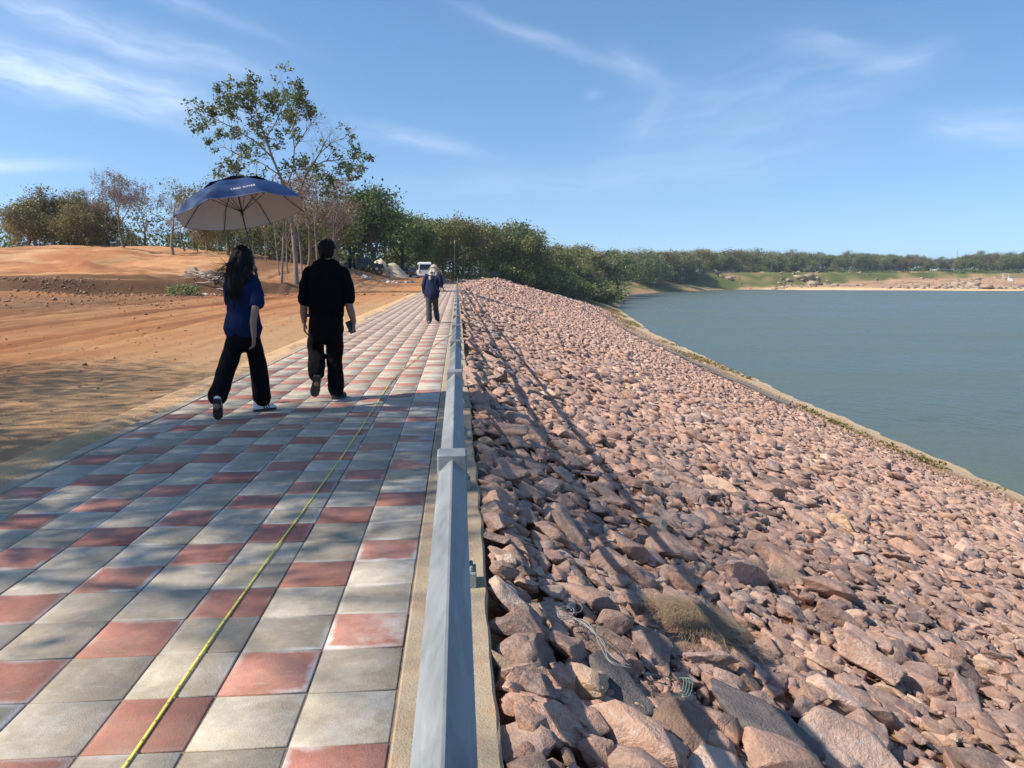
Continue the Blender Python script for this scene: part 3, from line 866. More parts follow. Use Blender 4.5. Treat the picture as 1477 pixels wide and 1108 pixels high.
    for o in [o for o in COL.objects if o.name.startswith('stone') and o['label'].startswith(('dark slate', 'long dark'))]:
        o.data.materials.clear(); o.data.materials.append(dark)
    G = 'large stones of the slope near the railing'
    for j in order:
        o = bpy.data.objects.new('stone', lib[int(rng.integers(26))]); COL.objects.link(o)
        o.location = P[j]; o.scale = S[j]; o.rotation_euler = Matrix(Rm[j].tolist()).to_euler()
        tag(o, 'rough pinkish brown stone in the near part of the riverbank stone slope', 'stone', G)
    rest = np.ones(n, bool); rest[order] = False
    L0 = [rock_lod(300 + i, 0) for i in range(22)]; L1 = [rock_lod(400 + i, 1) for i in range(22)]; L2 = [rock_lod(500 + i, 2) for i in range(24)]
    lodlib = L0 + L1 + L2
    dist = np.hypot(x, y)
    kind = np.where(dist < 11, rng.integers(0, 22, n), np.where(dist < 30, 22 + rng.integers(0, 22, n), 44 + rng.integers(0, 24, n)))
    ix = np.nonzero(rest)[0]
    o = merged('riprap_field', lodlib, kind[ix], P[ix], S[ix], Rm[ix], tint[ix], M['rock_field'])
    tag(o, kind='stuff')
    # gravel and clods in the gaps
    m = 5200
    gx2 = rng.uniform(.15, 5.0, m); gy2 = rng.uniform(1.2, 8.0, m); gr = np.exp(rng.normal(-4.3, .45, m))
    k2 = rng.random(m) < .6
    sc_ = soil[0][0]; gx2[:900] = sc_[0] + rng.normal(0, .2, 900); gy2[:900] = sc_[1] + rng.normal(0, .28, 900)
    gz2 = land(gx2, gy2)[0] + gr * .3 + .012
    S2 = np.stack([gr, gr * 1.2, gr * .7], -1)
    o = merged('gravel', lodlib, 44 + rng.integers(0, 24, m), np.stack([gx2, gy2, gz2], -1), S2, eul(rng.normal(0, .4, m), rng.normal(.3, .4, m), rng.uniform(0, 6, m)), np.stack([rng.uniform(.2, 1, m), rng.random(m), rng.random(m)], -1), M['rock_field'])
    tag(o, kind='stuff')
    return lodlib, hit


ROCKLIB, HIT = riprap()


def soil_heap():
    """bare earth showing between the stones"""
    soil = simple('clay_soil', (.25, .155, .105), .95, 0, .4, 14.0, .9, 'pos')
    rng = np.random.default_rng(8)
    for (px, py, rx, ry, h, lab) in ((985, 1035, .22, .26, .10, 'patch of bare brown clay among the stones below the dry grass'), (1005, 915, .30, .26, .09, 'low brown earth hump under the dry grass')):
        q = HIT(px, py); V = []; F = []; N = 34
        for i in range(N):
            for j in range(N):
                a, b = (i / (N - 1) * 2 - 1), (j / (N - 1) * 2 - 1)
                x, y = q[0] + a * rx * 1.25, q[1] + b * ry * 1.25
                r = math.hypot(a, b) + .25 * float(vnoise(a * 2 + px, b * 2))
                z = gz(x, y) + h * float(sm(1.0, .1, r)) + .035 * float(fbm(x * 9, y * 9)) + .012 * float(vnoise(x * 45, y * 45)) - .05 * float(sm(.9, 1.2, r))
                V.append((x, y, z))
        for i in range(N - 1):
            for j in range(N - 1): F.append((i * N + j, (i + 1) * N + j, (i + 1) * N + j + 1, i * N + j + 1))
        tag(MB().add(V, F).build('earth_heap', soil, smooth=True), lab, 'earth heap')


soil_heap()


def dry_grass():
    rng = np.random.default_rng(3); V = []; F = []
    c = HIT(1005, 905)
    for i in range(4200):
        a = rng.uniform(0, 6.283); rr = abs(rng.normal(0, .12)); rr = min(rr, .33)
        x, y = c[0] + rr * math.cos(a) * 1.15, c[1] + rr * math.sin(a)
        h0 = .07 * math.exp(-(rr / .2) ** 2)
        z = -.10 - .335 * (x - .13) + h0 + rng.uniform(.03, .07)
        hd = a + rng.normal(0, 1.1); L = rng.uniform(.05, .16); up = rng.uniform(-.2, .42); cv = rng.normal(0, .8)
        p = np.array([x, y, z]); w = rng.uniform(.0006, .0014); b = len(V)
        for s in range(4):
            sd_ = np.array([-math.sin(hd), math.cos(hd), 0]) * w * (1 - s * .25)
            V += [p - sd_, p + sd_]
            p = p + np.array([math.cos(hd) * math.cos(up), math.sin(hd) * math.cos(up), math.sin(up) - .335 * math.cos(hd) * .6]) * L / 3
            hd += cv / 3; up -= .32
        for s in range(3): F.append((b + 2 * s, b + 2 * s + 1, b + 2 * s + 3, b + 2 * s + 2))
    me = mesh_np('dry_grass_tuft', V, F)
    tag(link('dry_grass_tuft', me, simple('straw', (.34, .235, .135), .8, 0, .35, 30.0)), 'matted clump of dry tan grass lying on the stones', 'dry grass')


dry_grass()


def wires():
    rng = np.random.default_rng(4)
    pale = simple('pale_wire', (.36, .345, .30), .5, .2); grn = simple('green_wire', (.22, .30, .22), .5, .1)
    def path_(pxs, lift):
        return [Vector(HIT(*p)) + Vector((0, 0, .085 + l)) for p, l in zip(pxs, lift)]
    def smooth(pts, k=6):
        out = []
        for i in range(len(pts) - 1):
            p0, p1, p2, p3 = pts[max(i - 1, 0)], pts[i], pts[i + 1], pts[min(i + 2, len(pts) - 1)]
            for j in range(k):
                t = j / k
                out.append(.5 * ((2 * p1) + (p2 - p0) * t + (2 * p0 - 5 * p1 + 4 * p2 - p3) * t * t + (3 * p1 - p0 - 3 * p2 + p3) * t ** 3))
        return out + [pts[-1]]
    b = MB()
    for k in range(3):
        o = [(rng.normal(0, 2.5), rng.normal(0, 2.5)) for _ in range(7)]
        pp = [(812, 915), (826, 927), (843, 940), (858, 955), (868, 975), (880, 1000), (908, 1009)]
        b.tube(smooth(path_([(x + o[i][0], y + o[i][1]) for i, (x, y) in enumerate(pp)], [.0, .03, .05, .045, .05, .05, .05])), .0018, 5)
    for k in range(4):
        c = (818 + rng.normal(0, 5), 925 + rng.normal(0, 5)); q = [(c[0] + 11 * math.cos(a), c[1] + 8 * math.sin(a)) for a in np.linspace(k, k + 5, 7)]
        b.tube(smooth(path_(q, [.03 + .01 * k] * 7)), .0018, 5)
    tag(b.build('loose_wire', pale, smooth=True), 'loop of loose pale wire trailing over the dark flat slab', 'wire')
    b = MB()
    b.tube(smooth(path_([(925, 1018), (945, 1020), (968, 1024), (985, 1027), (1000, 1034)], [.05] * 5)), .0015, 5)
    for k in range(4):
        b.tube(smooth(path_([(978, 1024), (984 + 4 * k, 1034), (982 + 3 * k, 1044 + 3 * k), (972 - 2 * k, 1046)], [.05, .07, .05, .04])), .0015, 5)
    tag(b.build('loose_wire', grn, smooth=True), 'thin greenish wire with a curled end on the bare clay', 'wire')
    # dark tube added to draw the berm edge where the stone slope ends
    ys = np.concatenate([np.arange(40, 158, 1.5)]); pts = []
    for y in ys:
        xc_, w = crest(y); xt = toe_x(y); t = .735 - .012 * math.sin(y * .03) - .10 * float(sm(120, 160, y)) - .35 * float(sm(145, 165, y)); x = float(xc_ + (xt - xc_) * t)
        pts.append((x, y, float(slope_z(np.array([x]), np.array([y]))[0][0]) + .26 + .05 * math.sin(y * .7)))
    tag(MB().tube(pts, .10, 6).build('berm_line', simple('berm_line_grey', (.12, .115, .11), .7), smooth=True), 'long thin grey hose lying along the lower stone slope', 'berm_line')


wires()


# ---------------------------------------------------------------- measuring tape
def tape():
    m, t, b = new_mat('yellow_tape')
    uv = t.n('ShaderNodeUVMap', uv_map='UVMap').outputs[0]; s = t.n('ShaderNodeSeparateXYZ', {0: uv})
    d = t.m('FRACT', t.m('MULTIPLY', s.outputs[1], 10.0)); cm = t.m('FRACT', t.m('MULTIPLY', s.outputs[1], 100.0))
    k1 = t.m('MULTIPLY', t.m('LESS_THAN', d, .10), t.m('LESS_THAN', t.m('ABSOLUTE', t.m('SUBTRACT', s.outputs[0], .5)), .3))
    k2 = t.m('MULTIPLY', t.m('LESS_THAN', cm, .12), t.m('LESS_THAN', s.outputs[0], .25))
    c = t.mix(t.m('MAXIMUM', t.m('MULTIPLY', k1, .8), t.m('MULTIPLY', k2, .8)), (.78, .66, .10, 1), (.16, .13, .03, 1))
    setb(t, b, col=c, rough=.45)
    P = [(-.966, 1.7), (-.956, 2.08), (-.948, 3.26), (-.922, 4.52), (-.896, 6.07), (-.889, 8.0), (-.886, 9.68), (-.868, 10.2), (-.843, 10.85), (-.75, 12.1), (-.664, 13.16), (-.50, 15.0), (-.314, 16.7), (-.18, 17.7), (-.06, 18.3)]
    pts = [Vector((x, y, 0)) for x, y in P]; fine = []
    for i in range(len(pts) - 1):
        L = (pts[i + 1] - pts[i]).length; k = max(2, int(L / .06))
        p0, p1, p2, p3 = pts[max(i - 1, 0)], pts[i], pts[i + 1], pts[min(i + 2, len(pts) - 1)]
        for j in range(k):
            q = j / k; fine.append(.5 * ((2 * p1) + (p2 - p0) * q + (2 * p0 - 5 * p1 + 4 * p2 - p3) * q * q + (3 * p1 - p0 - 3 * p2 + p3) * q ** 3))
    V, F, UV = [], [], []; acc = 0
    for i, p in enumerate(fine):
        t_ = (fine[min(i + 1, len(fine) - 1)] - fine[max(i - 1, 0)]).normalized(); s_ = Vector((t_.y, -t_.x, 0))
        a = 1.35 * float(sm(9.2, 10.6, p.y)) - .12 * math.sin(p.y * 2.3) * float(sm(3, 5, p.y))          # the far end stands on its edge
        w = .0056; sd_ = s_ * math.cos(a) + Vector((0, 0, 1)) * math.sin(a)
        c = p + Vector((0, 0, .0080 + .0025 * math.sin(p.y * 5.1) + w * abs(math.sin(a))))
        if i: acc += (p - fine[i - 1]).length
        th = s_.cross(t_) * .0006
        V += [c - sd_ * w, c + sd_ * w, c + sd_ * w - Vector((0, 0, .0012)), c - sd_ * w - Vector((0, 0, .0012))]; UV += [(0, acc), (1, acc), (1, acc), (0, acc)]
    for i in range(len(fine) - 1):
        for j in range(4): F.append((i * 4 + j, i * 4 + (j + 1) % 4, i * 4 + 4 + (j + 1) % 4, i * 4 + 4 + j))
    me = mesh_np('tape_measure', V, F); uvl = me.uv_layers.new(name='UVMap')
    uvl.data.foreach_set('uv', np.array(UV, np.float32)[np.array(F).ravel()].ravel())
    tag(link('tape_measure', me, m), 'yellow measuring tape stretched along the tiled path', 'tape measure')


tape()


# ---------------------------------------------------------------- trees
def grow(rng, start, dirv, length, rad, levels, nch=(3, 5), ang=(28, 58), shrink=.66, up=.12, jit=.22, segs=4, first=.35, rs=.55, flat=0.0):
    tubes, tips = [], []

    def rec(p, d, L, r, lv):
        pts = [p.copy()]; rad_ = [r]; n = segs if lv else 3
        for i in range(n):
            d = d + Vector(rng.normal(0, jit, 3)) * (1.0 if lv < levels else .7) + Vector((0, 0, up))
            if flat and lv < levels: d.z *= (1 - flat)
            d.normalize(); p = p + d * (L / n); pts.append(p.copy()); rad_.append(max(r * (1 - .62 * (i + 1) / n), .004))
        tubes.append((pts, rad_, lv))
        if lv == 0:
            tips.append((pts, L)); return
        k = int(rng.integers(nch[0], nch[1] + 1)); az0 = rng.uniform(0, 6.28)
        for j in range(k):
            f = first + (1 - first) * (j + rng.uniform(.2, .9)) / k; f = min(f, .999)
            q = f * n; i = int(q); a = pts[i].lerp(pts[i + 1], q - i)
            t = (pts[i + 1] - pts[i]).normalized(); o = t.orthogonal().normalized()
            o.rotate(Matrix.Rotation(az0 + j * 2.4 + rng.normal(0, .3), 3, t))
            an = R(rng.uniform(*ang)); nd = t * math.cos(an) + o * math.sin(an)
            rr = (rad_[i] + (rad_[i + 1] - rad_[i]) * (q - i)) * rs * 1.25
            rec(a, nd, L * shrink * rng.uniform(.75, 1.2), max(rr, .004), lv - 1)
        rec(pts[-1], d, L * shrink * .8, rad_[-1], lv - 1)
    rec(Vector(start), Vector(dirv).normalized(), length, rad, levels)
    return tubes, tips


def wood_mesh(name, tubes, sides=(3, 3, 4, 6, 8), min_r=.0):
    b = MB()
    for pts, rad, lv in tubes:
        if rad[0] < min_r: continue
        b.tube(pts, rad, sides[min(lv, 4)], cap=False)
    me = bpy.data.meshes.new(name); me.from_pydata(b.v, [], b.f)
    me.polygons.foreach_set('use_smooth', np.ones(len(me.polygons), bool)); return me


def leaf_mesh(name, C, size, rng, droop=.3, aspect=.55, clump=None):
    """one small folded blade per centre"""
    n = len(C); C = np.asarray(C, float)
    size = size * np.exp(rng.normal(0, .25, n))
    d = rng.normal(size=(n, 3)); d[:, 2] -= droop; d /= np.linalg.norm(d, axis=1)[:, None]
    q = rng.normal(size=(n, 3)); q = np.cross(d, q); q /= np.linalg.norm(q, axis=1)[:, None]
    nn = np.cross(d, q)
    a = C - d * size[:, None] * .5; b_ = C + d * size[:, None] * .5
    l = C + q * size[:, None] * aspect * .5 + nn * size[:, None] * .12; r_ = C - q * size[:, None] * aspect * .5 + nn * size[:, None] * .12
    V = np.stack([a, r_, b_, l], 1).reshape(-1, 3)
    F = np.arange(n * 4).reshape(n, 4)
    t = rng.random(n) if clump is None else np.clip(clump + rng.normal(0, .14, n), 0, 1)
    T = np.repeat(np.stack([t, rng.random(n), t], -1), 4, 0)
    return mesh_np(name, V, F, False, {'tint': ('POINT', T)})


def spray(rng, tips, per, sig, along=(.1, 1.05)):
    """leaf centres scattered along the twigs; second value: one shade per spray"""
    C, K = [], []
    for pts, L in tips:
        k = rng.poisson(per); cl = rng.random()
        for j in range(k):
            f = rng.uniform(*along) * (len(pts) - 1); i = min(int(f), len(pts) - 2); p = pts[i].lerp(pts[i + 1], f - i)
            C.append(np.array(p[:]) + rng.normal(0, sig, 3)); K.append(cl)
    return np.array(C).reshape(-1, 3), np.array(K)


M['leaf_dark'] = leaf_material('leaf_dark', [(0.0413, 0.0721, 0.0186), (0.0806, 0.1273, 0.0297), (0.1379, 0.1868, 0.0446), (0.1954, 0.2123, 0.0631)], .2)
M['leaf_mid'] = leaf_material('leaf_mid', [(0.0866, 0.1198, 0.0315), (0.1407, 0.1697, 0.0419), (0.2163, 0.2297, 0.0629), (0.3245, 0.2896, 0.0961)], .25)
M['leaf_olive'] = leaf_material('leaf_olive', [(0.1061, 0.1044, 0.0305), (0.1767, 0.1609, 0.0457), (0.2474, 0.2131, 0.0647), (0.3299, 0.261, 0.0914)], .2)
M['leaf_fresh'] = leaf_material('leaf_fresh', [(.05, .09, .018), (.11, .165, .032), (.18, .225, .05), (.30, .29, .08)], .35)
M['leaf_brown'] = leaf_material('leaf_brown', [(.12, .075, .05), (.19, .125, .085), (.25, .18, .12), (.16, .14, .06)], .25)
M['leaf_pink'] = leaf_material('leaf_pink', [(.17, .105, .085), (.24, .165, .14), (.29, .22, .19), (.20, .15, .11)], .25)
M['bark_pale'] = bark_material('bark_pale', (.17, .135, .105), (.29, .24, .195))
M['bark_dark'] = bark_material('bark_dark', (.075, .055, .042), (.15, .115, .09))
M['bark_mid'] = bark_material('bark_mid', (.13, .095, .07), (.23, .175, .135))


def proto(kind, seed):
    """returns (wood mesh, crown mesh or None, height) of one tree with its foot at the origin"""
    rng = np.random.default_rng(seed)
    if kind == 'round_tree':
        tb, tp = grow(rng, (0, 0, -.3), (0, 0, 1), 3.6, .32, 4, (3, 5), (30, 70), .74, .05, .16, first=.4)
        C, K = spray(rng, tp, 14.0, .36); wood, bark, leaf, sz = (tb, 'bark_dark', 'leaf_dark', .27)
    elif kind == 'olive_tree':
        tb, tp = grow(rng, (0, 0, -.3), (0, 0, 1), 3.4, .26, 4, (3, 5), (32, 72), .74, .02, .18, first=.4)
        C, K = spray(rng, tp, 16.0, .38); wood, bark, leaf, sz = (tb, 'bark_dark', 'leaf_olive', .25)
    elif kind == 'forest_tree':
        tb, tp = grow(rng, (0, 0, -.3), (rng.normal(0, .05), 0, 1), 4.2, .24, 4, (3, 4), (28, 78), .70, .07, .15, first=.30)
        C, K = spray(rng, tp, 14.0, .42); wood, bark, leaf, sz = (tb, 'bark_mid', ('leaf_mid', 'leaf_dark', 'leaf_olive')[seed % 3], .27)
    elif kind == 'slender_tree':
        tb, tp = grow(rng, (0, 0, -.3), (rng.normal(0, .05), 0, 1), 7.5, .15, 4, (2, 4), (20, 48), .50, .14, .10, first=.5)
        C, K = spray(rng, tp, 2.6, .34); wood, bark, leaf, sz = (tb, 'bark_pale' if seed % 2 else 'bark_mid', 'leaf_olive' if seed % 2 else 'leaf_brown', .24)
    elif kind == 'bare_tree':
        tb, tp = grow(rng, (0, 0, -.3), (rng.normal(0, .08), 0, 1), 4.6, .21, 5, (2, 4), (24, 56), .66, .10, .14, first=.45)
        C, K = spray(rng, tp, 2.4, .16); wood, bark, leaf, sz = (tb, 'bark_mid', 'leaf_pink', .17)
    elif kind == 'flat_topped_tree':
        tb, tp = grow(rng, (0, 0, -.3), (rng.normal(0, .06), 0, 1), 5.6, .22, 4, (3, 4), (38, 66), .58, .10, .10, first=.62, flat=.25)
        tb2, tp2 = [], []
        C, K = spray(rng, tp, 3.0, .26); wood, bark, leaf, sz = (tb, 'bark_pale', 'leaf_olive', .22)
    elif kind == 'bush':
        tb, tp = [], []
        for k in range(6):
            a = rng.uniform(0, 6.28); t1, t2 = grow(rng, (.15 * math.cos(a), .15 * math.sin(a), -.1), (.7 * math.cos(a), .7 * math.sin(a), 1), 1.1, .035, 2, (3, 4), (25, 60), .7, .0, .2, first=.2); tb += t1; tp += t2
        C, K = spray(rng, tp, 9.0, .22); wood, bark, leaf, sz = (tb, 'bark_mid', 'leaf_mid' if seed % 2 else 'leaf_dark', .26)
    H = max(C[:, 2].max(), 1) if len(C) else max(p.z for pts, _, _ in tb for p in pts)
    if kind in ('round_tree', 'olive_tree'):      # a skirt of foliage closes the crown towards the ground
        pass
    wm_ = wood_mesh('trunk', tb); wm_.materials.append(M[bark])
    lm = leaf_mesh('crown', C, sz, rng, clump=K); lm.materials.append(M[leaf])
    wid = np.percentile(np.abs(C[:, 0]), 97)
    return wm_, lm, float(np.percentile(C[:, 2], 99.5)), float(wid)


PROTO = {}
for kind, seeds in (('round_tree', (1, 2)), ('olive_tree', (3, 4)), ('forest_tree', (5, 6, 7, 8, 9)), ('slender_tree', (11, 12, 13, 14)), ('bare_tree', (15, 16)), ('flat_topped_tree', (18, 19)), ('bush', (21, 22, 23))):
    PROTO[kind] = [proto(kind, s) for s in seeds]
TR = np.random.default_rng(77)


def plant(kind, px, y, top, label, group=None, var=None, wide=1.0, x=None, base=None, h=None, parts=True):
    """a tree standing at distance y below photo column px, its top at photo row `top`"""
    p = at(px, top, y)
    if x is not None: p.x = x
    g = gz(p.x, p.y) if base is None else base
    H = (p.z - g) if h is None else h
    pr = PROTO[kind][int(TR.integers(len(PROTO[kind]))) if var is None else var]
    s = H / pr[2]
    cat = 'bush' if kind == 'bush' else 'tree'
    rz = TR.uniform(0, 6.28)
    if parts:
        r = empty(kind, (p.x, p.y, g), rz, label, cat, group); r.scale = (s * wide, s * wide, s)
        link('trunk', pr[0], None, r); link('crown', pr[1], None, r)
    else:
        r = bpy.data.objects.new('distant_tree' if kind == 'far_tree' else kind, pr[1]); COL.objects.link(r); r.location = (p.x, p.y, g); r.rotation_euler = (0, 0, rz); r.scale = (s * wide, s * wide, s); tag(r, label, cat, group)
    return r


# left: the grove on the rise
plant('olive_tree', 48, 108, 284, 'round olive green tree, leftmost of the grove on the earth rise', wide=1.25)
plant('olive_tree', 82, 112, 275, 'tallest of the round olive green trees at the left end of the grove', wide=1.1)
plant('olive_tree', 118, 110, 281, 'round olive green tree touching the bare pinkish tree at the left', wide=1.15)
plant('olive_tree', 66, 120, 290, 'olive green tree half hidden between the two leftmost round trees', wide=1.3)
for px, y, top, lab in ((34, 104, 300, 'low olive green tree in front at the left edge of the grove'), (100, 104, 298, 'low spreading olive green tree in front of the two tall round ones'), (132, 116, 300, 'dark olive tree filling the gap behind the bare pinkish trees')):
    plant('olive_tree', px, y, top, lab, wide=1.35)
plant('bare_tree', 22, 118, 318, 'low thin leafless tree sticking out at the left edge of the grove')
plant('bare_tree', 172, 100, 248, 'large leafless pinkish grey tree with forked trunk on the rise', var=0, wide=.95)
plant('bare_tree', 150, 112, 262, 'leafless grey tree just left of the large forked pinkish one', var=1)
plant('bare_tree', 203, 112, 270, 'leafless grey tree just right of the large forked pinkish one', var=1)
plant('flat_topped_tree', 243, 96, 260, 'flat topped brownish tree with bare spreading limbs left of the umbrella', var=0, wide=1.15)
plant('bare_tree', 262, 106, 290, 'small leafless tree behind the flat topped tree, beside the umbrella rim')
plant('flat_topped_tree', 322, 104, 243, 'flat topped pale green tree rising behind the umbrella top', var=1, wide=1.15)
G1 = 'slender trees of the grove behind the woman'
for px, y, top in ((140, 122, 322), (160, 125, 318), (188, 118, 325), (212, 122, 318), (228, 126, 325), (252, 120, 320), (275, 116, 318), (292, 112, 322), (308, 118, 312), (330, 110, 316), (345, 118, 312), (362, 108, 320), (375, 100, 300), (384, 112, 292)):
    plant('slender_tree', px, y, top, 'slender thin-stemmed tree in the grove behind the earth rise', G1, wide=.85)
G2 = 'dark trees filling the back of the grove'
for px, y, top in ((135, 150, 330), (195, 148, 334), (240, 145, 336), (275, 142, 332), (305, 140, 330), (345, 140, 322), (385, 138, 318), (425, 135, 312), (465, 135, 300), (500, 138, 302)):
    plant('forest_tree', px, y, top, 'dark leafy tree at the shaded back of the grove', G2, wide=1.25)
G8 = 'mixed trees of the wood behind the two walkers'
for k, (px, y, top) in enumerate(((282, 104, 318), (296, 110, 312), (312, 100, 322), (326, 108, 308), (340, 98, 318), (352, 104, 300), (364, 96, 312), (372, 110, 296), (381, 92, 318), (392, 100, 300), (404, 108, 285), (416, 96, 300), (428, 106, 282), (437, 98, 300), (446, 110, 276), (456, 100, 290), (466, 108, 280), (478, 104, 288), (490, 112, 285), (358, 118, 306), (332, 120, 304), (300, 122, 314), (398, 116, 292), (420, 118, 288), (450, 118, 280))):
    plant(('slender_tree', 'forest_tree', 'slender_tree', 'bare_tree')[k % 4], px, y, top, 'woodland tree with thin brownish foliage standing behind the two walkers', G8, wide=1.15)
plant('slender_tree', 398, 76, 282, 'thin pale trunk with sparse brown leaves, left of the tall airy tree', var=0)
plant('slender_tree', 410, 80, 262, 'thin brown leaved tree close behind the tall airy tree', var=1)
plant('slender_tree', 452, 84, 238, 'tall sparse brown grey tree between the tall airy tree and the big dark round one', var=3, wide=1.25)
plant('slender_tree', 472, 88, 252, 'sparse brown tree with dry leaves just left of the big dark round tree', var=1, wide=1.35)
plant('slender_tree', 486, 98, 275, 'thin dry leaved tree against the flank of the big dark round tree', var=3, wide=1.2)
plant('bare_tree', 440, 92, 250, 'leafless grey tree behind the fork of the tall airy tree', var=0)
plant('round_tree', 538, 126, 271, 'big dark green round tree above the parked pickup', var=0, wide=1.12)
plant('round_tree', 578, 142, 300, 'dark green tree against the right flank of the big round tree', var=1, wide=1.0)
plant('round_tree', 505, 134, 300, 'dark bushy tree against the left flank of the big round tree', var=1)
# centre: forest at the end of the path
G3 = 'mixed trees of the forest at the end of the path'
for px, y, top in ((598, 150, 312), (612, 165, 318), (625, 155, 320), (640, 172, 313), (655, 160, 318), (668, 175, 316), (683, 168, 322), (695, 180, 322), (710, 190, 330), (722, 178, 335), (735, 188, 326), (748, 200, 326), (758, 195, 338), (770, 212, 345), (660, 200, 320), (630, 190, 316), (700, 210, 328)):
    plant('forest_tree', px, y, top + TR.normal(0, 4.5), 'dark green tree of the forest closing the view at the end of the path', G3, wide=float(TR.uniform(.95, 1.35)))
plant('forest_tree', 742, 184, 323, 'dark tree with a ragged crown standing above its neighbours over the railing end', wide=1.05)
# right of the stone slope: trees along the bank towards the bend
G4 = 'trees along the river bank towards the bend'
for px, y, top in ((782, 225, 354), (795, 240, 350), (808, 255, 352), (822, 262, 360), (836, 280, 360), (852, 300, 357), (866, 310, 362), (880, 330, 360), (893, 345, 362), (790, 300, 356), (830, 340, 362), (815, 225, 362), (845, 250, 372)):
    plant('forest_tree', px, y, top + TR.normal(0, 2.5), 'dark green tree on the wooded river bank before the bend', G4, wide=float(TR.uniform(1.0, 1.4)))
plant('flat_topped_tree', 858, 290, 357, 'wide domed tree standing a little above the bank trees', wide=1.2)
G5 = 'bushes on the bank below the forest'
bp = [(727, 168, 9.5), (735, 170, 13), (748, 176, 16), (757, 180, 14), (765, 184, 20), (775, 188, 18), (785, 192, 24), (795, 196, 27), (805, 200, 24), (815, 204, 30), (828, 208, 34), (838, 212, 32), (848, 214, 37), (856, 216, 39), (866, 219, 41.5), (0, 222, 43), (0, 206, 20), (0, 214, 14), (0, 232, 30), (0, 240, 38), (0, 250, 44), (0, 262, 48), (0, 236, 20), (0, 275, 46), (0, 290, 44), (0, 256, 34), (0, 270, 40), (0, 288, 46), (0, 226, 36), (0, 230, 41)]
for i, (px, y, x) in enumerate(bp):
    plant('bush', px, y, 0, 'dark green bush on the river bank beyond the stone slope', G5, x=x, h=float(TR.uniform(3.2, 5.8)), wide=1.25)
for y, x, h in ((186, 12, 11), (196, 17, 10), (206, 24, 9), (216, 30, 7), (205, 14, 12), (222, 24, 11), (236, 33, 9), (248, 38, 8), (262, 43, 7)):
    plant('forest_tree', 0, y, 0, 'leafy tree growing on the bank between the bushes beyond the stone slope', 'trees among the bank bushes', x=x, h=h, wide=1.3)
plant('bush', 264, 55.2, 408, 'bright green leafy bush at the foot of the earth bank', h=.85, wide=1.5)
M['leaf_light'] = leaf_material('leaf_light', [(.12, .15, .055), (.19, .21, .08), (.25, .25, .11), (.30, .28, .14)], .3)
M['leaf_dry'] = leaf_material('leaf_dry', [(.13, .11, .06), (.19, .155, .09), (.24, .20, .125), (.20, .19, .09)], .3)
for i, (pw, pc, ph_, pw_) in enumerate(PROTO['forest_tree'] + PROTO['olive_tree']):
    for mk in (('leaf_light', 'leaf_dry', 'leaf_mid')[i % 3], ('leaf_mid', 'leaf_light', 'leaf_light')[i % 3]):
        mc = pc.copy(); mc.materials.clear(); mc.materials.append(M[mk]); PROTO.setdefault('far_tree', []).append((pw, mc, ph_, pw_))
# far shore
G6 = 'trees on the far shore'
for k in range(150):
    f = (k + TR.uniform(0, .8)) / 150
    px = 905 + f * 640; y = np.interp(px, [905, 1000, 1080, 1200, 1500], [415, 500, 590, 660, 620]) + TR.uniform(0, 45)
    top = np.interp(px, [905, 980, 1100, 1250, 1380, 1420, 1500], [366, 364, 365, 368, 374, 368, 365]) + TR.normal(0, 2.6)
    kind = 'far_tree' if TR.random() < .8 else ('forest_tree' if TR.random() < .7 else 'slender_tree')
    plant(kind, px, y, top + (0 if k % 3 else -1), 'distant tree in the row of trees along the far shore', G6, wide=1.35 if kind != 'slender_tree' else 1.1, parts=False)
G7 = 'bushes on the far shore'
for k in range(70):
    px = TR.uniform(960, 1500); y = np.interp(px, [905, 1000, 1080, 1200, 1500], [430, 500, 575, 640, 605]) + TR.uniform(-22, 26)
    plant('bush', px, y, 0, 'distant low bush on the green slope of the far shore', G7, h=float(TR.uniform(1.4, 3.6)), wide=1.9, parts=False)


